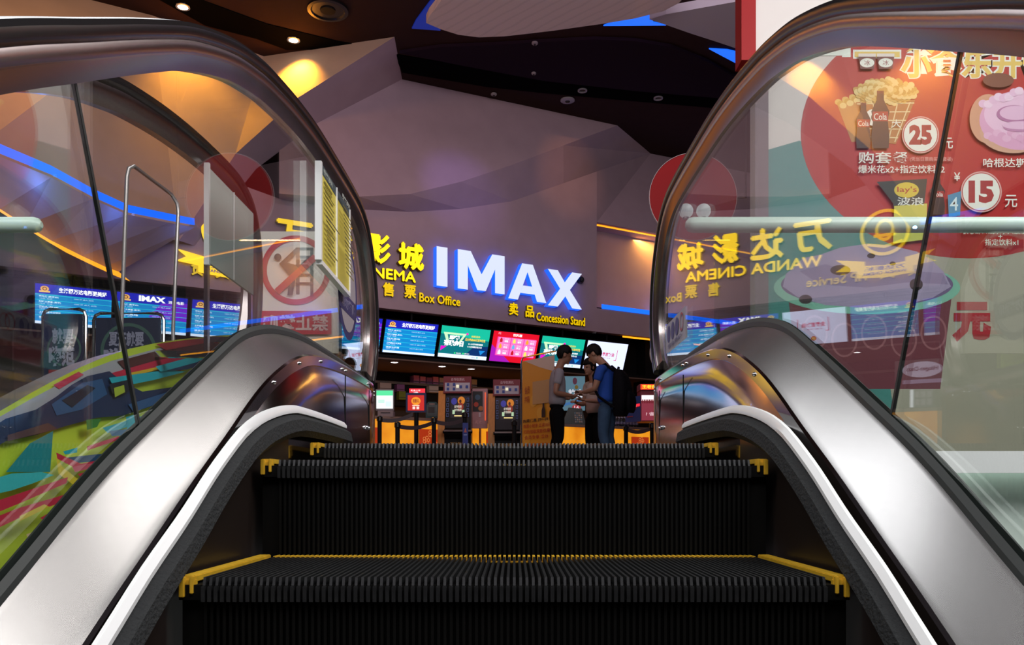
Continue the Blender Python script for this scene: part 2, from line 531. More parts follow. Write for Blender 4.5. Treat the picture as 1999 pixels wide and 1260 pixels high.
    mb.loft(ring([(-0.030, -0.028), (-0.033, -0.036), (-0.030, -0.052), (-0.028, -0.054), (-0.026, -0.056), (-0.012, -0.083), (0.012, -0.083), (0.026, -0.056), (0.033, -0.036), (0.030, -0.028)]), RAILST, True, True)
    mb.build('rail_guide', root, True)
    return root

def rail_reflection():  # solid rail built in place of the handrail's reflection
    pts = spline([(-1.3, -0.85), (0.3, 0.085), (0.7, 0.32), (1.004, 0.50), (1.2, 0.607), (1.426, 0.73), (1.618, 0.828), (1.843, 0.92), (2.028, 0.975), (2.158, 1.005), (2.37, 1.04), (2.605, 1.065), (2.85, 1.078), (3.0, 1.07), (3.12, 1.03), (3.20, 0.94), (3.23, 0.82), (3.22, 0.66), (3.16, 0.50)], 6)
    r_ = thing('handrail', 'black handrail copy imitating a reflection outside the glass, above the colourful printed panel', 'handrail', (-0.98, 2.6, 0))
    for nm, m, prof in (('rubber_belt', RUBBER, [(-.024, -.034), (-.040, -.022), (-.040, -.010), (-.033, -.002), (-.018, 0), (.018, 0), (.033, -.002), (.040, -.010), (.040, -.022), (.024, -.034)]),
                        ('rail_guide', RAILST, [(-.028, -.030), (-.030, -.050), (-.012, -.078), (.012, -.078), (.030, -.050), (.028, -.030)])):
        rows = []
        for i, (y, z) in enumerate(pts):
            a = pts[max(i - 1, 0)]; b = pts[min(i + 1, len(pts) - 1)]
            ty, tz = b[0] - a[0], b[1] - a[1]; L = math.hypot(ty, tz)
            rows.append([Vector((-0.98 + px, y - tz / L * n, z + ty / L * n + E)) for px, n in prof])
        mb = MB(); mb.loft(rows, m, True, True); mb.build(nm, r_, True)
rail_reflection()
side_wall(-1, 0.0, 0.0, 'steel and glass escalator side wall with the yellow notice board on its glass', 'black rubber handrail looping over the glass that carries the yellow notice board')
side_wall(1, 0.018, 0.045, 'steel and glass escalator side wall in front of the red snack poster', 'black rubber handrail looping over the glass in front of the red snack poster')

# ------------------------------------------------------------------ escalator steps
def step(y0, z, label):
    y1 = y0 + 0.4; W = 0.488
    r = thing('escalator_step', label, 'escalator step', (0, y0 + 0.2, z - 0.2), 'escalator steps')
    mb = MB(); pitch = 0.0092; n = int((2 * W - 0.06) / pitch); x0 = -(n - 1) * pitch / 2
    mb.box((0, (y0 + y1) / 2, z - 0.022), (2 * W, 0.396, 0.022), RISER)
    for i in range(n):
        x = x0 + i * pitch
        mb.add([(x - .002, y0, z - .012), (x + .002, y0, z - .012), (x - .002, y0 + .004, z), (x + .002, y0 + .004, z), (x - .002, y1 - .035, z), (x + .002, y1 - .035, z), (x - .002, y1 - .035, z - .012), (x + .002, y1 - .035, z - .012)],
               [(0, 1, 3, 2), (2, 3, 5, 4), (0, 2, 4, 6), (1, 7, 5, 3), (4, 5, 7, 6)], TREAD)
    mb.build('tread', r)
    mb = MB()
    for i in range(n):                       # cleats of the front lip and ribs of the riser
        x = x0 + i * pitch
        mb.box((x, y0 - 0.002 + 0.004, z - 0.024), (0.0055, 0.014, 0.022), TREAD)
    mb.build('nosing', r)
    mb = MB()
    mb.box((0, y0 + 0.022, z - 0.14), (2 * W, 0.012, 0.22), RISER)
    for i in range(n):
        x = x0 + i * pitch
        mb.box((x, y0 + 0.012, z - 0.14), (0.0042, 0.012, 0.22), RISER)
    mb.build('riser', r)
    mb = MB()
    for i in range(n):
        x = x0 + i * pitch
        mb.box((x, y1 - 0.0165, z - 0.004), (0.0046, 0.033, 0.010), YELLOW)
    mb.box((0, y1 - 0.018, z - 0.012), (2 * W - 0.05, 0.030, 0.004), YELLOW)
    mb.build('rear_demarcation', r)
    for s in (-1, 1):
        mb = MB(); x = s * (W - 0.011)
        mb.box((x, (y0 + y1) / 2 + 0.003, z - 0.003), (0.022, 0.390, 0.010), YELLOW)
        mb.box((x + s * 0.006, y0 + 0.003, z - 0.014), (0.008, 0.012, 0.030), YELLOW)
        mb.box((x - s * 0.008, y0 + 0.003, z - 0.011), (0.005, 0.010, 0.026), YELLOW)
        mb.box((x, y0 + 0.010, z - 0.014), (0.024, 0.010, 0.022), YELLOW)
        mb.build('side_demarcation', r, bevel=0.0012)
step(0.848, E - 0.335, 'escalator step below the one with the wide bright yellow edge lines')
step(1.25, E - 0.1325, 'nearest escalator step, ribbed tread framed by bright yellow edge lines')
step(1.652, E + 0.051, 'second escalator step seen edge-on, with small yellow corner marks')
step(2.054, E + 0.103, 'third escalator step seen edge-on just below the landing')
t = thing('comb_plate', 'ribbed metal comb plate at the top of the escalator', 'comb plate', (0, 2.7, -0.02))
mb = MB(); mb.box((0, 2.95, -0.015), (1.0, 0.95, 0.03), TREAD); mb.build('landing_plate', t)
mb = MB()
for i in range(100):
    x = -0.4554 + i * 0.0092
    mb.add([(x - .0018, 2.47, -.022), (x + .0018, 2.47, -.022), (x - .0022, 2.53, 0.002), (x + .0022, 2.53, 0.002), (x - .0022, 2.53, -.022), (x + .0022, 2.53, -.022)], [(0, 1, 3, 2), (0, 2, 4), (1, 5, 3)], TREAD)
mb.build('comb', t)

# ------------------------------------------------------------------ lobby floor, ceiling, sign wall
mb = MB()
mb.slab((-16, 3.82, -0.25), (32, 0, 0), (0, 20, 0), (0, 0, 0.25), mat('lobby_stone', (0.16, 0.12, 0.11), 0.18, noise=0.2, scale=2))
mb.slab((-0.5, 3.42, -0.25), (1.0, 0, 0), (0, 0.40, 0), (0, 0, 0.249), mat('lobby_stone', '#333333'))
struct(mb.build('floor'))
mb = MB()
EDGE = mat('pale_green_panel', (0.74, 0.84, 0.78), 0.35)
mb.slab((0.85, 3.72, -2.6), (7, 0, 0), (0, 0.08, 0), (0, 0, 2.6), EDGE)
mb.slab((-7.85, 3.72, -2.6), (7, 0, 0), (0, 0.08, 0), (0, 0, 2.6), EDGE)
struct(mb.build('trim_1'))

mb = MB()
zc = E + CZ
mb.slab((-16, 5.5, zc), (32, 0, 0), (0, 18, 0), (0, 0, 0.2), DARKCEIL)
struct(mb.build('ceiling'))
# lower band of the ceiling and the black slots
mb = MB()
def ceil_poly(pts, m, dz=-0.012, th=0.02):
    mb.prism([on_ceil(x, y, dz) for x, y in pts], (0, 0, th), m)
ceil_poly([(300, -90), (400, 3), (520, 47), (660, 81), (740, 95), (560, 98), (500, 76), (400, 50), (240, -40), (160, -90)], SLOT)
ceil_poly([(770, 106), (900, 128), (1060, 158), (1240, 178), (1520, 202), (1520, 222), (1240, 198), (1060, 182), (950, 170), (785, 142)], SLOT)
struct(mb.build('trim_2'))
mb = MB()
ceil_poly([(960, 88), (1060, 82), (1160, 77), (1240, 80), (1310, 92), (1380, 120), (1430, 148), (1500, 165), (1520, 202), (1240, 178), (1060, 158), (900, 128), (780, 104), (860, 92)], mat('deep_plum_ceiling', (0.026, 0.014, 0.026), 0.8, spec=0.06), -0.05, 0.06)
struct(mb.build('trim_3'))

# sign wall, folded like cut paper above the lettering
O_S = 0.30                                     # the lettered fascia stands in front of the screens
up_line = [(545, 378), (620, 384), (700, 384), (800, 379), (900, 355), (1000, 322), (1100, 284), (1205, 245)]
lo_line = [(545, 388), (620, 400), (700, 409), (800, 414), (900, 408), (1000, 393), (1100, 358), (1270, 300)]
P1, P3, P4, P5 = on_ceil(770, 72), on_ceil(785, 155), on_ceil(1205, 245), on_ceil(1270, 300)
mb = MB()
upv = [on_wall(x, y, O_S + 0.35) for x, y in up_line[:-1]] + [P4]
lov = [on_wall(x, y, O_S) for x, y in lo_line[:-1]] + [P5]
mb.loft([upv, lov], WALL)                                           # overhanging wedge
topc = [on_wall(545, 290, O_S), on_wall(620, 240, O_S), P3 * 0.6 + on_wall(620, 240, O_S) * 0.4]
for i in range(5):
    topc.append(P3.lerp(P4, i / 4) + Vector((0, 0, 0)))
fold = [P1, at(583, 190, 13.6), at(460, 300, 13.2), at(350, 470, 12.9)]
base = [P3, on_wall(620, 240, O_S), on_wall(500, 330, O_S), on_wall(380, 480, O_S)]
struct(mb.build('wall_upper'))
mb = MB(); mb.loft([fold, [a.lerp(b, .5) for a, b in zip(fold, base)], base], WALL)      # narrow face beside the spot-lit face
o_ = struct(mb.build('wall_fold', smooth=True))
for p_ in o_.data.polygons: p_.use_smooth = True
mb = MB(); mb.loft([topc, [a.lerp(b, .5) for a, b in zip(topc, upv)], upv], WALL)      # main field, gently curved
o_ = struct(mb.build('wall_front', smooth=True))
for p_ in o_.data.polygons: p_.use_smooth = True
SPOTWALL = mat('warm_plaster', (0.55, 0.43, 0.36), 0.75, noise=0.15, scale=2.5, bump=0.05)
mb = MB()
A2, A3, A4, A5 = on_ceil(515, 110), on_ceil(297, 30), at(350, 470, 12.9), at(460, 300, 13.2)
mb.add([P1, A2, A3, A4, A5, at(583, 190, 13.6), at(150, 445, 11.4), at(-60, 300, 9.6), on_ceil(-60, -60)], [(0, 1, 5), (1, 4, 5), (1, 2, 4), (2, 3, 4), (2, 6, 3), (2, 7, 6), (2, 8, 7)], SPOTWALL)
struct(mb.build('wall_left', smooth=True))
for p_ in bpy.data.objects['wall_left'].data.polygons: p_.use_smooth = True

# lettered fascia
zb = E + 3.05
mb = MB()
XL = -9.5
lowrow, uprow = [], []
pxs = [545, 620, 700, 800, 900, 1000, 1100]
ul = [on_wall(x, y, O_S) for x, y in lo_line[:-1]]
edge_top = on_wall(1165, 335, O_S)
ups = [wall_x(XL, zb + 2.6, O_S), wall_x(-6.6, zb + 2.2, O_S), wall_x(-5.2, zb + 1.9, O_S)] + ul + [edge_top]
los = [Vector((p.x, p.y, zb)) for p in ups]
mb.loft([ups, los], WALL)
los2 = [p - NW * 0.45 for p in los]
mb.loft([los, los2], WALL)
xe = edge_top.x                               # corner beside the lit niche
rec = 0.55
R0 = edge_top; R1 = wall_x(6.5, 0, O_S)
z_or, z_bl = E + (HY - 434) / F * R0.y, E + (HY - 600) / F * R0.y
q = lambda x, z, o=O_S: wall_x(x, z, o)
mb.poly([edge_top, q(xe, z_or), q(6.5, z_or), q(6.5, zc - 0.1), P5 + Vector((3, 1.6, 0)), P5], WALL)
mb.poly([q(xe, z_or), q(6.5, z_or), q(6.5, z_or, O_S - rec), q(xe, z_or, O_S - rec)], WALL)
mb.poly([q(xe, z_or, O_S - rec), q(6.5, z_or, O_S - rec), q(6.5, z_bl, O_S - rec), q(xe, z_bl, O_S - rec)], WALL)
mb.poly([q(xe, z_or), q(xe, z_or, O_S - rec), q(xe, z_bl, O_S - rec), q(xe, z_bl)], WALL)
mb.poly([q(xe, z_bl), q(6.5, z_bl), q(6.5, z_bl, O_S - rec), q(xe, z_bl, O_S - rec)], WALL)
mb.poly([q(xe, z_bl - 0.02), q(6.5, z_bl - 0.02), q(6.5, zb), q(xe, zb)], WALL)
mb.poly([q(xe, zb), q(6.5, zb), q(6.5, zb, -0.3), q(xe, zb, -0.3)], WALL)
struct(mb.build('wall_back'))

# niche lights
AMBER, BLUE = emi('amber_cove', (1.0, 0.36, 0.01), 1.6), emi('blue_cove', (0.01, 0.14, 1.0), 1.4)
def cove(name, pts, B, m, label):
    mb = MB(); pts = [Vector(p) for p in pts]; B = Vector(B)
    mb.loft([pts, [p + B for p in pts]], m)
    o = mb.build(name)
    return tag(o, label, 'cove light')
cove('cove_light', [q(xe + 0.02, z_or - 0.01, O_S - 0.1), q(6.4, z_or - 0.01, O_S - 0.1)], -NW * 0.08, AMBER, 'amber light strip under the top edge of the wall niche right of the white letters')
cove('cove_light', [q(xe + 0.10, z_bl - 0.02, O_S + 0.01), q(6.4, z_bl - 0.02, O_S + 0.01)], (0, 0, 0.09), BLUE, 'blue light strip along the bottom of the niche right of the white letters')
cove('cove_light', [q(xe + 0.55, zb - 0.02, O_S - 0.02), q(6.4, zb - 0.02, O_S - 0.02)], (0, 0, -0.035), AMBER, 'thin amber light line under the fascia beside the black screen row end')
light('niche_amber', 'AREA', q(3.0, z_or - 0.04, O_S - 0.3), q(3.0, z_bl, O_S - 0.5), 42, (1, 0.5, 0.08), shape='RECTANGLE', size=3.0, size_y=0.1)
light('niche_blue', 'AREA', q(3.2, z_bl + 0.06, O_S - 0.35), q(3.2, z_or, O_S - 0.5), 10, (0.1, 0.3, 1), shape='RECTANGLE', size=3.0, size_y=0.1)

# curved bulkhead on the other side with blue and amber lines
blue_l = [(380, 440, 12.6), (330, 431, 12.0), (250, 415, 11.2), (180, 384, 10.4), (100, 341, 9.6), (0, 300, 8.8), (-170, 215, 7.7)]
amb_l = [(232, 531, 12.2), (205, 521, 11.6), (160, 500, 10.9), (100, 470, 10.0), (50, 440, 9.2), (0, 408, 8.5), (-170, 300, 7.4)]
bl = [at(*p) for p in blue_l]; am = [at(*p) for p in amb_l]
for k_ in (0, 2, 4):
    light('cove_glow', 'POINT', bl[k_] + Vector((0.22, -0.30, -0.12)), bl[k_], 5, (0.08, 0.25, 1.0), shadow_soft_size=0.02)
mb = MB()
mb.loft([[p + Vector((0, 0, -0.03)) for p in bl], am], WALL)
struct(mb.build('wall_side'))
cove('cove_light', bl, (0, 0, 0.10), BLUE, 'blue light line curving along the top of the bulkhead behind the colourful printed panel')
cove('cove_light', am, (0.10, 0.14, -0.10), AMBER, 'amber light line curving under the bulkhead above the colourful printed panel')

# sprayed lettering ---------------------------------------------------------------------------
YL = emi('yellow_letter_face', (1.0, 0.62, 0.0), 1.7)
YD = emi('yellow_letter_small', (0.95, 0.62, 0.0), 0.9)
YS = mat('yellow_letter_side', (0.20, 0.13, 0.0), 0.5)
WL = emi('white_letter_face', (0.74, 0.82, 1.0), 0.95)
BS = emi('blue_letter_side', (0.01, 0.10, 1.0), 1.5)
def letter(parent, body, a, b, z0, z1, side, front, depth, bold, name='letter', base=0.005):
    """flat-mounted letter between wall points a and b (ends of its baseline)"""
    mb = MB()
    A = Vector((b.x - a.x, b.y - a.y, 0))
    O = Vector((a.x, a.y, z0)) + NW * base
    h = z1 - z0; e = bold * h * 1.75
    A1 = A - A.normalized() * 2 * e
    for dx, dz in ((0, 0), (1, 0), (2, 0), (1, 1), (1, -1)):
        mb.text(body, O + A.normalized() * e * dx + UZ * e * (1 + dz), A1, (0, 0, h - 2 * e), side, NW * (depth + .0004 * (dx + 3 * dz)), 0, front)
    return mb.build(name, parent)
big = thing('illuminated_sign', 'large white illuminated letters IMAX with blue glowing edges', 'sign', on_wall(985, 560, O_S))
GLYPH = {'I': [[(0, 0), (1, 0), (1, 1), (0, 1)]],
         'M': [[(0, 0), (.21, 0), (.21, .62), (.27, 1), (0, 1)], [(1, 0), (1, 1), (.73, 1), (.79, .62), (.79, 0)], [(.21, .62), (.41, .02), (.5, .02), (.5, .44), (.27, 1)], [(.79, .62), (.73, 1), (.5, .44), (.5, .02), (.59, .02)]],
         'A': [[(0, 0), (.25, 0), (.5, .78), (.5, 1), (.36, 1)], [(1, 0), (.64, 1), (.5, 1), (.5, .78), (.75, 0)], [(.31, .19), (.69, .19), (.62, .40), (.38, .40)]],
         'X': [[(0, 1), (.29, 1), (.5, .68), (.645, .5), (1, 0), (.71, 0), (.5, .32), (.355, .5)], [(0, 0), (.29, 0), (.645, .5), (1, 1), (.71, 1), (.355, .5)]]}
for ch, x0, x1, yt, yb in (('I', 846, 867, 486, 562), ('M', 887, 978, 497, 572), ('A', 985, 1059, 519, 590), ('X', 1062, 1128, 533, 603)):
    a, b = on_wall(x0, yb, O_S), on_wall(x1, yb, O_S); m_ = on_wall((x0 + x1) / 2, yt, O_S); m2 = on_wall((x0 + x1) / 2, yb, O_S)
    O = Vector((a.x, a.y, m2.z)) + NW * 0.005; A = Vector((b.x - a.x, b.y - a.y, 0)); B = UZ * (m_.z - m2.z)
    mb = MB()
    for gpts in GLYPH[ch]:
        mb.prism([O + A * x + B * y for x, y in gpts], NW * 0.13, BS)
    lt = mb.build('letter', big)
    mb = MB()
    cxg = sum(x for g_ in GLYPH[ch] for x, y in g_) / sum(len(g_) for g_ in GLYPH[ch])
    for gi, gpts in enumerate(GLYPH[ch]):
        mb.poly([O + A * x + B * y + NW * (0.132 + 0.0004 * gi) for x, y in gpts], WL)
    mb.build('letter_face', lt)
mb = MB(); c = on_wall(1130, 548, O_S); mb.lathe(c, [(0.06, 0.0), (0.06, 0.10), (0.052, 0.11)], BLACKG, 18, NW)
f = Face(mb, c + NW * 0.112 - U * 0.05 - UZ * 0.05, U * 0.1, UZ * 0.1, NW); f.ring(.5, .5, .42, .42, .18, ink('#4a4a55')); f.text('R', .33, .28, .68, .74, ink('#5a5a66'))
mb.build('registered_mark', big)
cin = thing('cinema_sign', 'large yellow illuminated Chinese characters with WANDA CINEMA below, beside the white letters', 'sign', behind(1460, 520, O_S))
for ch, x0, x1, yt, yb in (('万', 1551, 1627, 428, 488), ('达', 1467, 1532, 442, 504), ('影', 1393, 1445, 454, 512)):
    a, b = behind(x1, yb, O_S), behind(x0, yb, O_S); m_ = behind((x0 + x1) / 2, yt, O_S); m2 = behind((x0 + x1) / 2, yb, O_S)
    letter(cin, ch, a, b, m2.z - 0.05, m_.z - 0.05, YS, YL, 0.10, 0.022)
a, b = on_wall(773, 530, O_S), on_wall(823, 530, O_S)
letter(cin, '城', a, b, on_wall(798, 530, O_S).z, on_wall(798, 477, O_S).z, YS, YL, 0.10, 0.022)
wa, wb = behind(1606, 510, O_S), on_wall(809, 540, O_S)
zt, zb_ = on_wall(790, 533, O_S).z + 0.02, on_wall(790, 554, O_S).z + 0.02
letter(cin, 'WANDA CINEMA', wa, wb, zb_, zt, YS, YL, 0.06, 0.022, 'letter_row')
lc = behind(1728, 456, O_S); rr = 0.36
mb = MB()
n = 40
for r0, r1 in ((rr, rr * 0.86),):
    ps = []
    for k in range(n):
        a_ = 2 * math.pi * k / n; dr = U * math.cos(a_) + UZ * math.sin(a_)
        ps += [lc + dr * r0, lc + dr * r1, lc + dr * r0 + NW * 0.08, lc + dr * r1 + NW * 0.08]
    mb.add(ps, [((4 * k + 2), (4 * k + 3), (4 * ((k + 1) % n) + 3), (4 * ((k + 1) % n) + 2)) for k in range(n)], YL)
    mb.add(ps, [((4 * k), (4 * k + 2), (4 * ((k + 1) % n) + 2), (4 * ((k + 1) % n))) for k in range(n)], YS)
    mb.add(ps, [((4 * k + 1), (4 * ((k + 1) % n) + 1), (4 * ((k + 1) % n) + 3), (4 * k + 3)) for k in range(n)], YS)
fl = Face(mb, lc + NW * 0.06 - U * rr - UZ * rr, U * 2 * rr, UZ * 2 * rr, NW, 0.01)
fl.ring(.5, .55, .19, .24, .3, YL); fl.rect(.28, .40, .72, .47, YL); fl.poly([(.15, .30), (.5, .22), (.85, .30), (.85, .24), (.5, .15), (.15, .24)], YL)
mb.build('emblem_ring', cin)
mb = MB(); fr = Face(mb, lc + NW * 0.04 - U * 0.72 - UZ * 0.68, U * 1.44, UZ * 0.42, NW, 0.012)
fr.poly([(0, .35), (.1, .55), (0, .8), (.30, .62), (.30, .25)], YL); fr.poly([(1, .35), (.9, .55), (1, .8), (.70, .62), (.70, .25)], YL)
fr.poly([(.22, .48), (.5, .40), (.78, .48), (.78, .02), (.5, -.06), (.22, .02)], YL)
PUR = emi('ribbon_ink', (0.10, 0.05, 0.45), 0.6)
fr.text('万达影城', .30, .22, .70, .38, PUR); fr.text('WANDA CINEMA', .28, .06, .72, .17, PUR)
mb.build('emblem_ribbon', cin)

def small_sign(name, label, items):
    r = thing(name, label, 'sign', items[0][1])
    for body, a, b, z0, z1, bold in items:
        letter(r, body, a, b, z0, z1, YS, YD, 0.05, bold, 'letter' if len(body) == 1 else 'letter_row')
    return r
def wspan(x0, x1, yt, yb):
    xm = (x0 + x1) / 2
    return on_wall(x0, yb, O_S), on_wall(x1, yb, O_S), on_wall(xm, yb, O_S).z, on_wall(xm, yt, O_S).z
small_sign('box_office_sign', 'small yellow sign Box Office with two Chinese characters under the yellow cinema name', [('售', *wspan(745, 767, 553, 580), .018), ('票', *wspan(787, 810, 558, 584), .018), ('Box Office', *wspan(816, 896, 577, 595), .016)])
small_sign('concession_sign', 'small yellow sign Concession Stand with two Chinese characters under the white letters', [('卖', *wspan(991, 1009, 592, 617), .018), ('品', *wspan(1023, 1040, 598, 621), .018), ('Concession Stand', *wspan(1044, 1139, 616, 633), .016)])
def bspan(x0, x1, yt, yb):
    xm = (x0 + x1) / 2
    return behind(x1, yb, O_S), behind(x0, yb, O_S), behind(xm, yb, O_S).z, behind(xm, yt, O_S).z
small_sign('vip_sign', 'small yellow sign VIP Service, mirrored in the glass before the ice cream cup', [('贵', *bspan(1772, 1797, 510, 540), .018), ('宾', *bspan(1718, 1748, 516, 546), .018), ('VIP Service', *bspan(1575, 1700, 537, 556), .016)])

# ------------------------------------------------------------------ screen band: black recess, screens, soffit
mb = MB()
mb.poly([wall_x(XL, zb, O_S - 0.2), wall_x(3.2, zb, O_S - 0.2), wall_x(3.2, zb, -0.5), wall_x(XL, zb, -0.5)], BLACK)
mb.poly([wall_x(XL, zb, -0.5), wall_x(3.2, zb, -0.5), wall_x(3.2, E + 2.25, -0.5), wall_x(XL, E + 2.25, -0.5)], BLACK)
mb.slab(wall_x(XL, E + 2.25, 0.02), wall_x(3.2, 0, 0) - wall_x(XL, 0, 0), -NW * 0.5, (0, 0, 0.05), BLACK)
struct(mb.build('trim_4'))
SOFF = mat('brown_soffit', (0.20, 0.12, 0.09), 0.5)
mb = MB()
mb.slab(wall_x(XL, E + 2.22, 0.0), wall_x(3.2, 0, 0) - wall_x(XL, 0, 0), -NW * 2.2, (0, 0, 0.03), SOFF)
struct(mb.build('trim_5'))
BK = mat('dark_back_wall', (0.030, 0.022, 0.026), 0.5)
mb = MB()
mb.poly([wall_x(XL, 0, -1.9), wall_x(7, 0, -1.9), wall_x(7, E + 2.3, -1.9), wall_x(XL, E + 2.3, -1.9)], BK)
mb.slab(wall_x(2.75, 0, -0.15), U * 0.5, -NW * 0.4, (0, 0, E + 3.1), BLACK)
struct(mb.build('wall_far'))

def art_schedule(f, imax):
    bright = 1.25
    f.rect(0, 0, 1, 1, glow('#0f7fc4', bright))
    f.rect(0, .76, 1, 1, glow('#1a1fae', bright)); 
    if imax:
        f.poly([(.45, .42), (1, .36), (1, .86), (.62, .80)], glow('#6a22c8', bright))
    for i in range(5):
        y = .74 - i * .13
        f.rect(0, y - .012, 1, y, glow('#2ad0e0', 1.1))
        f.text(['蜘蛛侠 (数字3D)', '哪吒之魔童 (数字)', '烈火英雄', '上海堡垒中文特效', '速度与激情'][i], .05, y - .075, .30 + .03 * (i % 2), y - .025, glow('#dff4ff', 1.2))
        f.text('1500 厅 成人 60元', .50, y - .065, .76 + .04 * (i % 2), y - .03, glow('#bfe8ff', 1.0))
        f.text('13:25  15:20', .06, y - .115, .22, y - .085, glow('#bfe8ff', .9))
    f.rect(0, 0, 1, .07, glow('#d8e6ff', 1.2))
    f.oval(.12, .89, .055, .07, glow('#e8b060', 1.2)); f.ring(.12, .89, .03, .045, .4, glow('#8a3a18', 1)); f.rect(.05, .80, .19, .84, glow('#f0c070', 1.2))
    if imax:
        f.text('IMAX', .30, .82, .68, .97, glow('#ffffff', 1.4), bold=.05); f.text('进入电影', .72, .82, .95, .90, glow('#ffffff', 1.3))
    else:
        f.text('生活因万达电影更美好', .30, .82, .93, .95, glow('#ffffff', 1.4), bold=.03)
def art_promo(f):
    b = 1.15
    f.rect(0, 0, 1, 1, glow('#0a6f78', b)); f.poly([(0, .75), (1, .62), (1, 1), (0, 1)], glow('#17b99a', b))
    f.poly([(.55, .12), (1, .12), (1, .45), (.7, .4)], glow('#0a2f68', b))
    f.poly([(.06, .80), (.52, .80), (.49, .74), (.10, .74)], glow('#c8f0c0', b)); f.poly([(.46, .76), (.52, .80), (.40, .44), (.35, .44)], glow('#c8f0c0', b)); f.poly([(.05, .80), (.12, .80), (.20, .44), (.15, .44)], glow('#c8f0c0', b))
    f.text('即朝', .18, .58, .38, .72, glow('#ffffff', 1.4), bold=.05); f.text('有现金日', .08, .37, .48, .57, glow('#ffffff', 1.4), bold=.05)
    f.poly([(.03, .20), (.03, .36), (.15, .36)], glow('#e010c8', b)); f.oval(.53, .80, .025, .035, glow('#f028c0', b)); f.poly([(.86, .15), (.95, .30), (.82, .30)], glow('#1a88d8', b))
    f.text('抽奖活动', .62, .70, .80, .77, glow('#f0d040', 1.2)); f.text('瓜分最高888元现金红包', .50, .58, .92, .67, glow('#f8d840', 1.3)); f.text('8.1-8.3活动期间购票', .58, .46, .88, .52, glow('#ffffff', 1.2)); f.text('8.10日观影抽取大奖', .57, .37, .87, .43, glow('#ffffff', 1.2))
    f.oval(.33, .16, .018, .025, glow('#40e080', 1.2)); f.text('微信支付', .36, .14, .46, .18, glow('#ffffff', 1)); f.oval(.50, .16, .018, .025, glow('#40e080', 1.2)); f.text('影城活动', .53, .14, .63, .18, glow('#ffffff', 1))
    f.rect(0, 0, 1, .12, glow('#dfeaff', 1.2)); f.oval(.80, .06, .016, .024, glow('#50c8c0', 1)); f.text('会员中心', .68, .04, .77, .08, glow('#9aa8c0', 1))
def art_menu(f):
    b = 1.2
    f.rect(0, 0, 1, 1, glow('#d81028', b)); f.poly([(0, 0), (.45, 0), (0, .55)], glow('#a01ab0', b)); f.poly([(.1, .2), (.95, .2), (.95, .82), (.1, .82)], glow('#f048a8', b))
    f.text('饮料惠', .42, .87, .62, .96, glow('#ffffff', 1.3)); f.text('优', .10, .90, .16, .97, glow('#ffc8d8', 1.2))
    for i in range(3):
        for j in range(3):
            x, y = .12 + i * .28, .23 + j * .20
            f.rect(x, y, x + .26, y + .185, glow('#f77fc4', b))
            f.poly([(x + .03, y + .02), (x + .09, y + .02), (x + .09, y + .10), (x + .07, y + .17), (x + .05, y + .17), (x + .03, y + .10)], glow(['#e8f4ff', '#f0a030', '#c01828', '#60b0e0', '#f0e060'][(i * 2 + j) % 5], 1.2))
            f.text('¥%d' % (8 + (i + 2 * j) % 4), x + .13, y + .03, x + .21, y + .10, glow('#ffffff', 1.3)); f.text('饮品', x + .13, y + .12, x + .22, y + .16, glow('#ffe0f0', 1))
def art_white(f):
    f.rect(0, 0, 1, 1, glow('#d4dcff', 1.35))
    m = glow('#d84a78', 1.0)
    f.text('免费首箱油', .33, .50, .70, .64, m, bold=.03); f.text('新用户专享', .38, .42, .62, .46, glow('#c890b8', 1))
    for x, s_ in ((.27, 1), (.77, -1)):
        f.rect(min(x, x + .012 * s_), .38, max(x, x + .012 * s_), .76, m); f.rect(min(x, x + .06 * s_), .37, max(x, x + .06 * s_), .39, m)
    f.oval(.52, .17, .045, .065, glow('#f0b030', 1.1)); f.ring(.52, .17, .045, .065, .25, glow('#e04820', 1))
kinds = ['s', 'i', 's', 'w', 'i', 's', 'p', 'm', 'p', 'w']
xs0 = -2.30 - 5 * 0.914
names = {
    0: 'blue schedule screen at the end of the row behind the dark framed posters',
    1: 'wide IMAX schedule screen, purple and blue, above the colourful printed panel',
    2: 'blue schedule screen beside the grey panel, left of the no-climbing sign',
    3: 'white advert screen hidden behind the no-climbing sign, mirrored in the right glass',
    4: 'purple IMAX schedule screen half hidden behind the handrail end with the round floor sign',
    5: 'blue schedule screen under the yellow cinema name, just beside the handrail end',
    6: 'green promotion screen directly under the small Box Office sign',
    7: 'red and pink drinks menu screen between two green screens',
    8: 'green promotion screen directly above the man in the grey shirt',
    9: 'white advert screen behind the man in the blue shirt, last of the row'}
for i, kd in enumerate(kinds):
    x0 = xs0 + i * 0.914
    O = wall_x(x0, E + 2.345, 0.0); A = U * 0.986
    tilt = math.atan2(0.20, 0.53)
    B = (UZ * math.cos(tilt) + NW * math.sin(tilt)) * 0.566
    N = A.cross(B).normalized()
    if N.dot(NW) < 0: N = -N
    r = thing('display_screen', names[i], 'screen', O + A * 0.5 - N * 0.06, 'menu and schedule screens')
    mb = MB(); e = 0.018
    mb.slab(O - A.normalized() * e - B.normalized() * e - N * 0.06, A + A.normalized() * 2 * e, B + B.normalized() * 2 * e, N * 0.058, BLACKG)
    mb.build('housing', r)
    mb = MB(); f = Face(mb, O, A, B, N, 0.0007)
    {'s': lambda: art_schedule(f, False), 'i': lambda: art_schedule(f, True), 'p': lambda: art_promo(f), 'm': lambda: art_menu(f), 'w': lambda: art_white(f)}[kd]()
    mb.build('display', r)
    mb = MB()
    pc = O + A * 0.5 + B * 0.92 - N * 0.05
    mb.tube([pc, Vector((pc.x, pc.y, zb + 0.02))], 0.02, BLACK, 8)
    mb.build('mount', r)

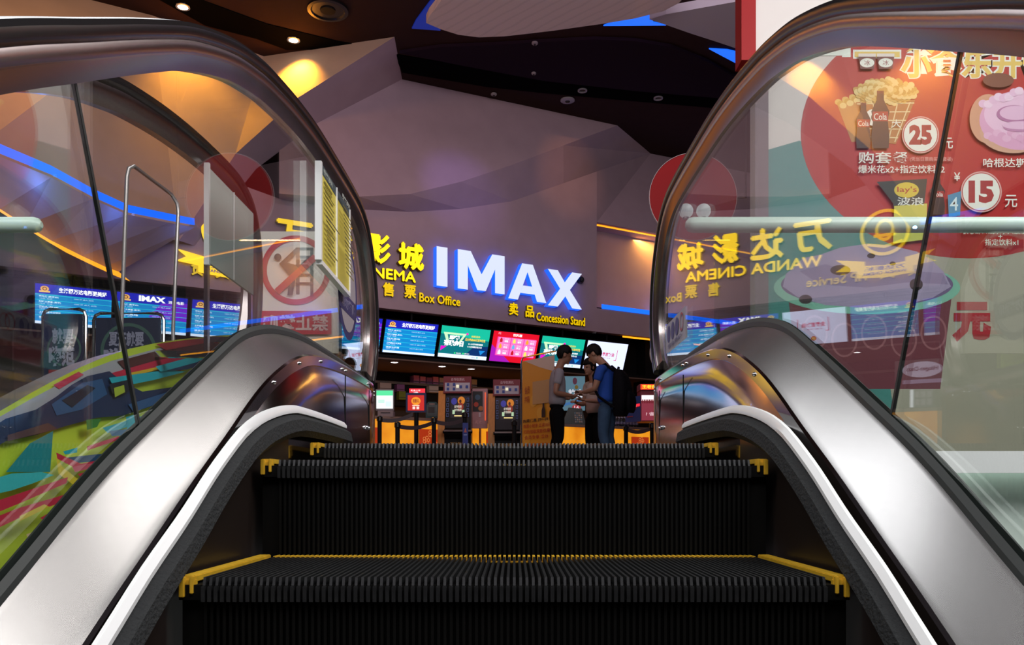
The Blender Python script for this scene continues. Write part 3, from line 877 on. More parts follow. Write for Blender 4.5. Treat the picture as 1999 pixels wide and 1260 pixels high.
# downlights in the soffit
def downlight(p, r, m, label, name='downlight', group=None):
    t = thing(name, label, 'ceiling light', p, group)
    mb = MB(); mb.lathe(p, [(r, -0.004), (r * 0.85, -0.012), (r * 1.2, -0.010), (r * 1.25, 0.0)], CHROME, 20); mb.build('trim_ring', t, True)
    mb = MB(); mb.lathe(p, [(0.0, -0.009), (r * 0.86, -0.009)], m, 20, caps=False); mb.build('lens', t)
    return t
LENS = emi('downlight_lens', (1.0, 0.90, 0.92), 7)
for j, px in enumerate((-1.9 + 0.0, -1.35, -0.85, -2.6, -3.4, -4.3, 0.3, 1.1)):
    pass
soff = [(770, 707), (863, 715), (920, 720)]
for j, (px, py) in enumerate(soff):
    d = 2.22 * F / (HY - py)
    p = Vector(((px - CX) / F * d, d, E + 2.22))
    downlight(p, 0.075, LENS, ['small bright downlight in the soffit below the blue schedule screen', 'small bright downlight in the soffit below the first green screen', 'small bright downlight in the soffit near the red menu screen'][j], group='soffit downlights')
    light('soffit_spot', 'SPOT', p + Vector((0, 0, -0.03)), p + Vector((0, 0.1, -2)), 16, (1, 0.8, 0.75), spot_size=1.6, spot_blend=0.6, shadow_soft_size=0.05)
for j, x in enumerate((-3.2, -4.4, -5.6)):
    p = wall_x(x, E + 2.22, -0.45)
    downlight(p, 0.06, LENS, ['small downlight in the soffit behind the handrail end, mirrored in the glass', 'small downlight in the soffit behind the no-climbing sign', 'small downlight in the soffit behind the printed panel'][j], group='soffit downlights')

# ------------------------------------------------------------------ ceiling things
WARM = emi('warm_lamp', (1.0, 0.80, 0.55), 16)
for (px, py), lb in (((573, 78), 'warm ceiling downlight lighting the folded wall with an orange pool'), ((357, 13), 'warm ceiling downlight above the bend of the left handrail')):
    p = on_ceil(px, py, -0.02)
    downlight(p, 0.085, WARM, lb)
    light('warm_spot', 'SPOT', p + Vector((0, 0, -0.05)), p + Vector((0.12, 0.65, -2.0)), 230, (1.0, 0.40, 0.03), spot_size=1.7, spot_blend=1.0, shadow_soft_size=0.06)
light('wall_fill_spot', 'SPOT', (-1.5, 10.0, 6.4), on_wall(900, 385, .3), 260, (0.35, 0.25, 1.0), spot_size=0.30, spot_blend=1.0)  # added spot gives the wedge its violet glow
light('wall_fill_spot', 'SPOT', (2.0, 10.0, 6.4), on_wall(1110, 350, .3), 260, (1.0, 0.42, 0.15), spot_size=0.28, spot_blend=1.0)  # added spot gives the wedge its amber glow
light('warm_wash', 'AREA', (-5.2, 9.3, 6.5), (-5.6, 12.3, 4.2), 48, (1.0, 0.45, 0.12), shape='DISK', size=0.8)
sp = on_ceil(640, 18, -0.01)
t = thing('ceiling_speaker', 'round black speaker set in the brown ceiling', 'speaker', sp)
mb = MB(); mb.lathe(sp, [(0.30, 0.0), (0.30, -0.03), (0.25, -0.035), (0.23, -0.015)], BLACKG, 28); mb.build('rim', t, True)
mb = MB(); mb.lathe(sp, [(0.23, -0.012), (0.12, -0.006), (0.11, -0.03), (0.05, -0.035), (0.0, -0.035)], BLACK, 28, caps=False); mb.build('cone', t, True)
dim = mat('dim_white_plastic', (0.45, 0.42, 0.45), 0.4)
for (px, py), r, lb in (((1137, 176), .085, 'small ringed ceiling fixture in the black slot, nearer the white letters'), ((1285, 191), .085, 'small ringed ceiling fixture in the black slot near the right handrail')):
    p = on_ceil(px, py, -0.02)
    t = thing('recessed_fixture', lb, 'ceiling fixture', p)
    mb = MB(); mb.lathe(p, [(r * .7, 0.0), (r * .72, -.02), (r, -.02), (r, 0.0)], dim, 20); mb.build('ring', t, True)
    mb = MB(); mb.lathe(p, [(0.0, -.012), (r * .6, -.006)], BLACKG, 16, caps=False); mb.build('eye', t)
for (px, py), r, nm, lb, ct in (((1108, 195), .13, 'ceiling_vent', 'oval grey grille in the dark ceiling above the folded wall', 'vent'), ((964, 183), .055, 'smoke_detector', 'small pale smoke detector close to the folded wall top', 'smoke detector'), ((1042, 142), .04, 'sprinkler', 'tiny ceiling sprinkler above the black slot', 'sprinkler'), ((1044, 83), .05, 'sprinkler', 'tiny ceiling sprinkler below the white leaf panel', 'sprinkler')):
    p = on_ceil(px, py, -0.012 if py > 160 else -0.05)
    t = thing(nm, lb, ct, p)
    mb = MB(); mb.lathe(p, [(r, 0.0), (r, -.02), (r * .8, -.03), (0, -.032)], dim, 20, caps=False); mb.build('cover', t, True)
    mb = MB(); mb.lathe(p, [(r * .35, -.03), (r * .3, -.045), (0, -.046)], BLACKG, 12, caps=False); mb.build('sensor', t, True)

def striped(name, col):
    m = mat(name, col, 0.6)
    nt = m.node_tree; b = nt.nodes['Principled BSDF']
    tc = nt.nodes.new('ShaderNodeTexCoord'); wv = nt.nodes.new('ShaderNodeTexWave')
    wv.bands_direction = 'DIAGONAL'; wv.inputs['Scale'].default_value = 3.0; wv.inputs['Distortion'].default_value = 1.5; wv.inputs['Detail'].default_value = 1
    cr = nt.nodes.new('ShaderNodeValToRGB'); cr.color_ramp.elements[0].position = 0.0; cr.color_ramp.elements[0].color = tuple(c * .9 for c in col) + (1,)
    cr.color_ramp.elements[1].position = 0.25; cr.color_ramp.elements[1].color = (*col, 1)
    nt.links.new(tc.outputs['Object'], wv.inputs['Vector']); nt.links.new(wv.outputs['Fac'], cr.inputs[0]); nt.links.new(cr.outputs[0], b.inputs['Base Color'])
    return m
def leaf(pts, dz, label, m):
    mb = MB(); mb.prism([on_ceil(x, y, dz) for x, y in pts], (0, 0, 0.12), m)
    return tag(mb.build('ceiling_panel'), label, 'ceiling panel')
leaf([(832, 45), (838, 32), (852, 14), (875, -18), (910, -60), (1300, -70), (1338, -8), (1325, 6), (1295, 22), (1240, 36), (1180, 46), (1130, 53), (1080, 60), (1030, 66), (985, 71), (935, 73), (895, 68), (860, 57)], -0.55, 'large pale leaf-shaped panel with fine stripes hung under the dark ceiling', striped('leaf_panel', (0.88, 0.74, 0.74)))
leaf([(1268, 38), (1300, 28), (1360, 17), (1500, -8), (1560, 60), (1500, 112), (1447, 98), (1400, 82), (1350, 66), (1310, 52)], -0.45, 'smaller pale leaf-shaped ceiling panel beside the red-edged poster board', mat('grey_leaf_panel', (0.62, 0.60, 0.68), 0.6))
def blue_strip(pts, label, m):
    mb = MB(); mb.prism([on_ceil(x, y, -0.03) for x, y in pts], (0, 0, 0.02), m)
    return tag(mb.build('cove_light'), label, 'cove light')
BC = emi('blue_ceiling_light', (0.01, 0.13, 0.95), 1.3)
BCD = emi('blue_ceiling_dim', (0.005, 0.03, 0.35), 0.5)
blue_strip([(1178, 51), (1230, 30), (1268, 20), (1275, 44), (1300, 50)], 'bright blue light wedge between the two pale leaf ceiling panels', BC)
blue_strip([(1384, 96), (1420, 98), (1470, 110), (1437, 124)], 'small blue light wedge beside the red edge of the poster board', BC)
blue_strip([(804, 56), (812, 40), (846, -6), (880, -40), (900, -20), (850, 40), (860, 60)], 'dark blue light wedge at the pointed end of the large leaf panel', BCD)
blue_strip([(1268, 30), (1440, -4), (1444, 8), (1290, 34)], 'faint blue light line along the top of the smaller leaf panel', emi('blue_ceiling_mid', (0.02, 0.10, 0.55), 0.5))

# ------------------------------------------------------------------ red discs and poster board
def disc(name, px, py, d, r, m, label, n=48):
    t = thing(name, label, 'sign', at(px, py, d))
    mb = MB(); c = at(px, py, d)
    mb.lathe(c, [(r, 0.0), (r, 0.03)], m, n, (0, -1, 0)); mb.build('disc', t)
    mb = MB(); mb.lathe(c, [(r * 1.0, 0.0), (r * 1.008, 0.0), (r * 1.008, 0.035), (r * 1.0, 0.035)], ink('#d8d0d0'), n, (0, -1, 0), caps=False); mb.build('edge', t)
    arm = c + Vector((r * .85, .015, 0))
    if c.z < 2: path = [arm, Vector((arm.x, arm.y, 0))]
    else: path = [arm, c + Vector((.64, .015, 0)), Vector((c.x + .64, c.y + .015, zc))]
    mb = MB(); mb.tube(path, .012, BLACK, 8); mb.build('support_pole', t)
    return t
RED = mat('sign_red', (0.36, 0.005, 0.008), 0.5, spec=0.2)
disc('round_sign', 1352, 386, 10.3, 0.52, RED, 'plain red round sign half hidden behind the right handrail')
disc('round_sign', 1312, 690, 10.0, 0.26, ink('#c8b8bc'), 'small pale round sign just behind the lower right handrail end')

PB = 5.7
def pb(px, py, k=0): return at(px, py, PB) + Vector((0, -0.002 - 0.00012 * k, 0))
t = thing('poster_board', 'white red-edged advertising board with a red snack disc and ice cream cup', 'poster', at(1900, 900, PB))
mb = MB()
mb.slab(at(1474, 914, PB), (at(2450, 914, PB) - at(1474, 914, PB)), (0, 0.12, 0), (0, 0, at(1500, -170, PB).z - at(1500, 914, PB).z), mat('poster_white', (0.74, 0.68, 0.66), 0.5))
mb.build('board', t)
mb = MB()
mb.slab(at(1446, 120, PB) + Vector((0, -0.02, 0)), (at(1474, 120, PB) - at(1446, 120, PB)), (0, 0.16, 0), (0, 0, at(1446, -170, PB).z - at(1446, 120, PB).z), RED)
mb.build('red_edge', t)
class PF:
    def __init__(s): s.m = MB(); s.k = 1
    def poly(s, pts, m):
        s.k += 1; s.m.poly([pb(x, y, s.k) for x, y in pts], m); return s
    def rect(s, x0, y0, x1, y1, m): return s.poly([(x0, y1), (x1, y1), (x1, y0), (x0, y0)], m)
    def oval(s, x, y, rx, ry, m, n=40, a0=0, a1=360):
        return s.poly([(x + rx * math.cos(math.radians(a0 + (a1 - a0) * i / n)), y - ry * math.sin(math.radians(a0 + (a1 - a0) * i / n))) for i in range(n + (a1 - a0 < 360))], m)
    def line(s, x0, y0, x1, y1, w_, m):
        dx, dy = x1 - x0, y1 - y0; L = math.hypot(dx, dy); nx, ny = -dy / L * w_ / 2, dx / L * w_ / 2
        return s.poly([(x0 + nx, y0 + ny), (x1 + nx, y1 + ny), (x1 - nx, y1 - ny), (x0 - nx, y0 - ny)], m)
    def text(s, body, x0, y0, x1, y1, m, bold=.008):
        s.k += 1; a, b, c = pb(x0, y1, s.k), pb(x1, y1, s.k), pb(x0, y0, s.k)
        s.m.text(body, a, b - a, c - a, m, bold=bold); return s
TEAL = ink('#4f8f8e')
p = PF()
p.poly([(1474, 910), (1474, 300), (1560, 275), (1700, 330), (1760, 430), (1760, 910)], TEAL)
p.poly([(1760, 910), (1700, 500), (1999, 480), (2450, 470), (2450, 910)], ink('#b9a99d'))
p.rect(1474, 110, 1500, 770, ink('#7a6a72'))
p.m.build('backdrop_print', t)
p = PF(); p.k = 6
RD = ink('#b8201f'); WH = ink('#eef2ea'); CR = ink('#e8c766')
p.oval(1890, 260, 327, 245, RD, 72)
for body, x0, y0, x1, y1 in (('三', 1668, 52, 1756, 112), ('欢本就尔', 1762, 50, 1999, 106), ('小食乐开怀', 1758, 96, 2055, 154)):
    p.text(body, x0 - 3, y0 - 3, x1 + 3, y1 + 3, WH, .085); p.text(body, x0, y0, x1, y1, CR, .035)
p.text('雪', 1590, 40, 1668, 112, WH, .07)
# popcorn tub and bottles
p.poly([(1634, 205), (1662, 278), (1676, 276), (1700, 190)], ink('#c08a50'))
for i in range(14):
    p.oval(1636 + 4.6 * i, 200 - 1.6 * i + (i % 3) * 5, 7, 6, ink(['#d9b867', '#c99f45', '#e6cf8d'][i % 3]), 12)
p.poly([(1670, 200), (1786, 196), (1748, 282), (1690, 276)], ink('#b5763f'))
for i in range(5):
    x = 1680 + i * 24; p.line(x, 200, 1694 + i * 13, 278, 2.2, ink('#e8d5a8'))
for j in range(5):
    p.line(1672 + 4 * j, 204 + 16 * j, 1784 - 8 * j, 202 + 17 * j, 2.2, ink('#e8d5a8'))
for i in range(110):
    a = i * 2.4; rr_ = math.sqrt(1 - i / 110)
    p.oval(1728 + 60 * rr_ * math.cos(a), 180 + 24 * rr_ * math.sin(a), 5 + i % 3, 4.5 + (i * 7) % 3, ink(['#d9b867', '#c99f45', '#e6cf8d'][i % 3]), 12)
p.oval(1700, 232, 13, 16, WH, 16); p.oval(1704, 232, 6, 8, ink('#3a2220'), 12)
def bottle(x, y0, y1, w_):
    h = y1 - y0
    p.poly([(x - w_ * .16, y0), (x + w_ * .16, y0), (x + w_ * .16, y0 + h * .16), (x + w_ * .42, y0 + h * .36), (x + w_ * .34, y0 + h * .52), (x + w_ * .42, y0 + h * .8), (x + w_ * .38, y1), (x - w_ * .38, y1), (x - w_ * .42, y0 + h * .8), (x - w_ * .34, y0 + h * .52), (x - w_ * .42, y0 + h * .36), (x - w_ * .16, y0 + h * .16)], ink('#33181a'))
    p.rect(x - w_ * .36, y0 + h * .36, x + w_ * .36, y0 + h * .53, ink('#a81c1c')); p.text('Cola', x - w_ * .3, y0 + h * .39, x + w_ * .3, y0 + h * .51, WH)
    p.rect(x - w_ * .16, y0, x + w_ * .16, y0 + h * .05, ink('#5c1512'))
bottle(1683, 204, 292, 34); bottle(1716, 180, 292, 42)
p.text('大', 1738, 236, 1756, 252, WH)
for x, y, r_, s_ in ((1794, 266, 36, '25'), (1912, 377, 40, '15')):
    p.oval(x, y, r_, r_, ink('#e3b3ae')); p.oval(x, y, r_ * .94, r_ * .94, RD); p.oval(x, y, r_ * .9, r_ * .9, WH); p.text(s_, x - r_ * .62, y - r_ * .55, x + r_ * .62, y + r_ * .55, ink('#a8242a'), .06); p.text('元', x + r_ * 1.15, y + r_ * .15, x + r_ * 1.75, y + r_ * .75, WH, .01)
p.text('购套餐', 1673, 299, 1770, 322, WH, .012); p.text('(凭当日票购买此套餐)', 1773, 309, 1856, 319, ink('#e0a8a0')); p.text('爆米花x2+指定饮料x2', 1673, 325, 1841, 341, WH, .01)
# small tubs at the top, sundae at the side
for x in (1690, 1726):
    p.poly([(x - 17, 112), (x + 17, 112), (x + 13, 138), (x - 13, 138)], ink('#6b2a2c')); p.oval(x, 126, 14, 9, WH, 20); p.rect(x - 17, 108, x + 17, 114, ink('#e8ddd8')); p.text('冰', x - 6, 121, x + 6, 131, ink('#8a2a30'))
p.oval(1925, 235, 36, 48, ink('#d9a083')); p.oval(1945, 160, 30, 14, ink('#7c4530')); p.oval(1975, 262, 66, 40, ink('#d8a890')); p.oval(1990, 238, 82, 58, ink('#e3a9cf')); p.oval(1985, 226, 68, 44, ink('#efc6e4')); [p.oval(1925 + 9 * k_, 268 + 6 * math.sin(k_ * 2.1), 9, 7, ink('#e3a9cf' if k_ % 2 else '#eab9da'), 14) for k_ in range(9)]; [p.oval(1915 + 10 * k_, 206 - 3.2 * k_ + 4 * math.sin(k_ * 1.7), 9, 8, ink('#f4d6ee' if k_ % 2 else '#ecc2e2'), 14) for k_ in range(8)]; p.oval(1975, 226, 34, 17, ink('#b877a8')); p.oval(1978, 224, 31, 14, ink('#eabfe0')); p.oval(1990, 252, 36, 9, ink('#c58ab6')); p.oval(1990, 248, 38, 8, ink('#eabfe0')); p.text('哈根达斯', 1915, 312, 1999, 330, WH, .012)
# crisps, bottle, can
p.poly([(1708, 358), (1806, 352), (1798, 424), (1744, 428), (1740, 400)], ink('#24332c')); p.poly([(1742, 405), (1806, 400), (1804, 470), (1740, 478)], ink('#d9cf58')); p.oval(1766, 374, 24, 15, ink('#e3c93e')); p.text("lay's", 1748, 367, 1786, 381, ink('#b82a24')); p.text('波浪', 1748, 388, 1800, 404, WH, .012)
bottle(1826, 350, 422, 36); p.poly([(1846, 384), (1872, 376), (1870, 424), (1848, 426)], ink('#3f8fb8')); p.text('4', 1850, 388, 1866, 414, ink('#d8eef4'))
p.text('农心虾条或乐事大波浪', 1874, 446, 1999, 460, WH, .01); p.text('+', 1944, 461, 1952, 468, WH); p.text('指定饮料x1', 1918, 469, 1983, 482, WH, .01)
p.text('¥', 1858, 340, 1870, 356, WH)
p.m.build('snack_disc', t)
p = PF(); p.k = 4
LAV = ink('#b79cc4')
p.poly([(1536, 560), (1860, 560), (1835, 760), (1560, 760)], ink('#7d3546'))
for i in range(5):
    p.oval(1590 + 58 * i, 650 + 14 * (i % 2), 26, 34, ink('#a5606c'), 24); p.oval(1590 + 58 * i, 650 + 14 * (i % 2), 22, 30, ink('#7d3546'), 24)
p.oval(1692, 562, 182, 52, ink('#8fc3b4'), 48); p.oval(1692, 556, 168, 44, ink('#7d6390'), 48)
p.poly([(1528, 560), (1534, 535), (1550, 522), (1566, 505), (1600, 498), (1640, 484), (1690, 477), (1740, 480), (1790, 492), (1820, 510), (1842, 532), (1856, 560), (1820, 582), (1760, 597), (1690, 602), (1610, 596), (1556, 580)], LAV)
p.poly([(1560, 530), (1610, 516), (1680, 538), (1760, 528), (1840, 534), (1850, 556), (1770, 552), (1690, 562), (1600, 556)], ink('#9f84ae'))
for x, y, a, b in ((1640, 528, 20, 10), (1788, 556, 13, 12), (1572, 585, 13, 9), (1700, 500, 8, 5), (1742, 515, 6, 4)):
    p.oval(x, y, a, b, ink('#3d2733'), 16)
p.text('元', 1858, 590, 1934, 668, ink('#b02030'), .07)
p.m.build('ice_cream_print', t)

# glowing balls added for bright round reflections over the guard rail
for X_, lb in ((0.785, 'added white glow ball on the pale green guard rail, farther from the handrail end'), (0.712, 'added white glow ball at the tip of the pale green guard rail')):
    c = Vector((X_, 3.57, E + 1.085 + .058))
    t = thing('glow_ball', lb, 'glow ball', c, 'glow balls')
    mb = MB(); mb.ball(c, .030, emi('globe', (0.9, 0.9, 0.92), 0.45), 20, 14); mb.build('globe', t, True)
    mb = MB(); mb.tube([c - UZ * .034, c - UZ * .026], .014, CHROME, 10); mb.build('collar', t)

# ------------------------------------------------------------------ guard rails at the atrium edge
TUBE = mat('pale_green_tube', (0.62, 0.78, 0.70), 0.3)
for s, x0, x1, lb in ((1, 0.71, 5.0, 'pale green tube guard rail with glass below, in front of the poster board'), (-1, 1.96, 5.0, 'pale green tube guard rail with glass below, behind the printed panel')):
    t = thing('guard_rail', lb, 'railing', (s * x0, 3.57, 0))
    zt = E + 1.085; r_ = 0.032
    mb = MB(); mb.tube([(s * x0, 3.57, zt), (s * (x0 + 0.012), 3.57, zt), (s * (x0 + .03), 3.57, zt), (s * x1, 3.57, zt)], [0.012, 0.027, r_, r_], TUBE, 20); mb.build('top_tube', t, True)
    mb = MB(); mb.slab((s * (x0 + 0.12), 3.565, 0.0), (s * (x1 - x0 - 0.12), 0, 0), (0, 0.012, 0), (0, 0, zt - 0.02), GLASS2); mb.build('glass_panel', t)
    mb = MB(); mb.slab((s * (x0 + 0.05), 3.54, -0.06), (s * (x1 - x0), 0, 0), (0, 0.06, 0), (0, 0, 0.09), SATIN); mb.build('base_channel', t)

# ------------------------------------------------------------------ printed side of the neighbouring escalator
XG = -1.12
def gp(px, py, k=0):
    d = XG * F / (px - CX)
    return Vector((XG + 0.0012 * k, d, E + (HY - py) / F * d))
LIME = ink('#d2e646')
t = thing('printed_panel', 'lime green panel with a running figure and red and cyan streaks beside the escalator', 'printed panel', (XG, 2.0, -0.6))
outline = [(-420, 1000), (-200, 905), (0, 803), (60, 768), (100, 746), (160, 716), (205, 697), (250, 682), (300, 671), (350, 663), (430, 655), (520, 652), (560, 655)]
top = [gp(x, y) for x, y in outline]
mb = MB()
zlow = E - 1.1
mb.loft([top, [Vector((v.x, v.y, v.z - 0.62 - 0.12 * i / 12)) for i, v in enumerate(top)]], LIME)
mb.loft([[v + Vector((-0.09, 0, -0.02)) for v in top], top], STEEL)
mb.build('cladding', t)
g = MB(); gk = [2]
def gpoly(pts, h):
    gk[0] += 1; g.poly([gp(x, y, gk[0]) for x, y in pts], ink(h))
gpoly([(-200, 915), (0, 812), (60, 778), (110, 752), (170, 722), (215, 705), (330, 674), (350, 684), (250, 722), (180, 752), (120, 782), (60, 815), (0, 845), (-200, 940)], '#b9b7c4')
gpoly([(100, 752), (150, 726), (160, 732), (112, 760)], '#d8405f')
gpoly([(225, 706), (300, 686), (430, 662), (540, 655), (540, 664), (430, 680), (320, 704), (240, 722)], '#5b2d2f')
gpoly([(300, 672), (360, 664), (430, 657), (430, 664), (320, 684)], '#b83a44')
gpoly([(190, 735), (300, 704), (430, 680), (430, 688), (300, 718), (195, 746)], '#d82a4e')
gpoly([(240, 730), (430, 689), (430, 693), (240, 737)], '#f0c030')
gpoly([(230, 742), (430, 694), (430, 702), (240, 752)], '#c02448')
gpoly([(-200, 950), (0, 818), (60, 800), (100, 775), (130, 752), (160, 735), (205, 725), (230, 745), (270, 765), (330, 756), (440, 715), (440, 722), (355, 772), (300, 790), (230, 812), (180, 816), (120, 832), (60, 850), (0, 862), (-200, 985)], '#1d335e')
gpoly([(90, 790), (150, 748), (190, 740), (200, 770), (150, 800), (100, 812)], '#2f5c93')
gpoly([(110, 782), (160, 752), (176, 758), (130, 796)], '#16243f')
gpoly([(240, 790), (320, 765), (350, 762), (330, 778), (250, 805)], '#33619a')
gpoly([(0, 850), (80, 826), (100, 838), (40, 852), (0, 862)], '#5a3f4a')
gpoly([(200, 738), (320, 722), (352, 726), (290, 742), (210, 758)], '#28b8d0')
gpoly([(200, 750), (236, 742), (250, 756), (225, 772), (205, 768)], '#1b2433')
gpoly([(208, 758), (228, 752), (230, 766), (210, 776)], '#b8cc40')
gpoly([(290, 716), (350, 700), (430, 684), (440, 690), (380, 704), (350, 718), (300, 726)], '#2fc0d8')
gpoly([(310, 724), (400, 700), (440, 694), (430, 702), (350, 722)], '#20406a')
gpoly([(38, 866), (84, 842), (78, 922), (-10, 922)], '#1b8f9c')
gpoly([(-120, 960), (0, 925), (60, 922), (85, 928), (40, 945), (0, 958), (-120, 985)], '#3fc4cf')
gpoly([(148, 820), (178, 818), (170, 834), (150, 840)], '#3a8a3f')
gpoly([(180, 836), (280, 806), (290, 816), (190, 846)], '#25b3cc')
gpoly([(226, 815), (250, 808), (252, 868), (232, 878)], '#25b3cc')
gpoly([(256, 850), (284, 824), (280, 836), (258, 862)], '#d4264c')
gpoly([(190, 842), (228, 838), (226, 850), (196, 852)], '#2b6ea0')
gpoly([(145, 872), (208, 852), (212, 858), (146, 880)], '#d4264c')
gpoly([(96, 882), (125, 874), (124, 884), (100, 888)], '#25b3cc')
gpoly([(100, 894), (196, 884), (180, 900), (100, 906)], '#1f4a78')
gpoly([(80, 884), (130, 906), (180, 896), (230, 872), (222, 890), (170, 912), (126, 918), (82, 896)], '#d4264c')
gpoly([(78, 890), (92, 912), (120, 934), (165, 945), (160, 958), (115, 948), (84, 926)], '#ecd037')
gpoly([(110, 912), (200, 896), (192, 906), (116, 922)], '#e0607a')
gpoly([(120, 926), (186, 912), (176, 922), (130, 934)], '#d4264c')
gpoly([(-140, 1010), (0, 964), (100, 932), (96, 944), (0, 984), (-140, 1040)], '#d4264c')
gpoly([(-140, 1045), (0, 992), (150, 950), (160, 958), (60, 990), (0, 1012), (-140, 1075)], '#d4264c')
gpoly([(0, 1008), (50, 985), (60, 990), (30, 1004), (0, 1018)], '#ecd037')
gpoly([(40, 1012), (90, 985), (98, 992), (52, 1018)], '#d4264c')
gpoly([(70, 1022), (95, 1012), (96, 1020), (80, 1032)], '#25b3cc')
gpoly([(10, 1044), (36, 1034), (46, 1052), (18, 1066)], '#e8c9a0')
g.build('graphic_print', t)

# ------------------------------------------------------------------ signs by the glass
# yellow notice board, fixed to the inner face of the glass
t = thing('notice_board', 'framed yellow notice board fixed flat on the escalator glass', 'notice board', (-0.60, 2.89, E + 0.70))
y0, y1, z0, z1 = 2.665, 3.125, E + 0.70, E + 1.005
mb = MB(); mb.slab((-0.612, y0, z0), (0, y1 - y0, 0), (0, 0, z1 - z0), (0.010, 0, 0), ink('#aab0b4')); mb.build('backing', t)
mb = MB()
for a, b, c, d in ((y0 - .012, y0 + .004, z0, z1), (y0, y1, z0 - .012, z0 + .002), (y1 - .004, y1 + .004, z0, z1), ((y0 + y1) / 2 - .004, (y0 + y1) / 2 + .004, z0, z1)):
    mb.slab((-0.615, a, c), (0, b - a, 0), (0, 0, d - c), (0.020, 0, 0), SATIN)
mb.build('frame', t)
mb = MB(); f = Face(mb, (-0.601, y0 + .004, z0 + .002), (0, y1 - y0 - .008, 0), (0, 0, z1 - z0 - .002), (1, 0, 0), .0008)
YP = ink('#e2d05a'); GR = ink('#7d7431')
f.rect(0, 0, 1, .90, YP); f.rect(0, .90, 1, 1, ink('#44535a'))
for h in (0, 1):
    f.text('乘客须知', .06 + .5 * h, .92, .36 + .5 * h, .98, ink('#c8cfc8'))
    for i in range(16):
        if i == 7: continue
        y = .84 - i * .05; f.rect(.08 + .5 * h, y, .08 + .5 * h + random.uniform(.22, .36), y + .018, GR)
    f.rect(.02 + .5 * h, .46, .47 + .5 * h, .475, ink('#4a4a44'))
mb.build('sheets', t)
t = thing('round_floor_sign', 'round purple and white sticker reading 4F on the glass beside the handrail end', 'sign', (-0.624, 3.22, E + 0.77))
mb = MB(); c = Vector((-0.6265, 3.23, E + 0.735)); r_ = 0.185
f = Face(mb, c - Vector((0, r_, r_)), (0, 2 * r_, 0), (0, 0, 2 * r_), (1, 0, 0), .0008)
f.oval(.5, .5, .5, .5, ink('#37356a')); f.oval(.5, .5, .42, .42, ink('#a99fa8')); f.text('4F', .28, .50, .72, .74, ink('#3d3c66'), .03); f.rect(.05, .26, .95, .44, ink('#37356a'))
f.text('请勿攀爬', .14, .29, .86, .41, ink('#8f88a8'))
mb.build('sticker', t)
# no-climbing sign on clear plate, seen from behind
DN = 4.0
t = thing('no_climbing_sign', 'white no-climbing sign with a red barred circle, seen from behind through the glass', 'sign', at(585, 700, DN))
mb = MB(); mb.slab(at(508, 690, DN), at(662, 690, DN) - at(508, 690, DN), (0, 0.012, 0), (0, 0, at(0, 452, DN).z - at(0, 690, DN).z), ink('#e6d8d0')); mb.build('plate', t)
mb = MB()
def sp_(px, py, k): return at(px, py, DN) + Vector((0, -.001 * k - .001, 0))
class SF:
    k = 0
    def poly(s, pts, m): SF.k += 1; mb.poly([sp_(x, y, SF.k) for x, y in pts], m)
sf = SF()
rk = [sp_(578 + 68 * math.cos(a), 528 + 68 * math.sin(a), 2) for a in [2 * math.pi * i / 40 for i in range(40)]]
ri = [sp_(578 + 57 * math.cos(a), 528 + 57 * math.sin(a), 2) for a in [2 * math.pi * i / 40 for i in range(40)]]
RS = ink('#c0202e'); DK = ink('#34303a')
for a, b, c_, d_ in ((578, 485, 585, 575), (606, 485, 612, 580)): sf.poly([(a, b), (c_, b), (c_, d_), (a, d_)], DK)
for y in (484, 500, 535, 552): sf.poly([(578, y), (612, y), (612, y + 4), (578, y + 4)], DK)
sf.poly([(543 + 7 * math.cos(a), 503 + 7 * math.sin(a)) for a in [2 * math.pi * i / 16 for i in range(16)]], DK)
sf.poly([(546, 516), (580, 484), (586, 490), (562, 514), (584, 520), (606, 500), (608, 506), (584, 530), (578, 545), (572, 578), (562, 578), (566, 540)], DK)
mb.add(rk + ri, [(i, (i + 1) % 40, (i + 1) % 40 + 40, i + 40) for i in range(40)], RS)
sf.poly([(612, 498), (622, 506), (546, 576), (537, 566)], RS)
sf.poly([(506, 608), (648, 608), (648, 654), (506, 654)], RS)
SF.k += 1
a_, b_, c_ = sp_(642, 648, SF.k), sp_(514, 648, SF.k), sp_(642, 616, SF.k)
mb.text('禁止攀爬', a_, b_ - a_, c_ - a_, ink('#d8b8b8'), bold=.03)
mb.build('pictogram', t)
mb = MB()
for x in (500, 664):
    mb.tube([at(x, 420, DN), at(x, 900, DN)], 0.008, CHROME, 10)
mb.build('posts', t)
# small pictogram sticker on the other glass
t = thing('pictogram_sticker', 'small white sticker with three purple circles and a red ring on the glass', 'sticker', (0.626, 3.3, E + 0.62))
mb = MB(); f = Face(mb, (0.6262, 3.54, E + 0.545), (0, -0.40, 0), (0, 0, 0.115), (-1, 0, 0), .0008)
f.rect(0, 0, 1, 1, ink('#b4b0c0'))
for i in range(3): f.oval(.16 + .22 * i, .60, .085, .30, ink('#514f86'))
f.ring(.84, .60, .085, .30, .22, ink('#b84a5a')); f.text('安全乘梯', .15, .08, .85, .24, ink('#6a6890'))
mb.build('print', t)

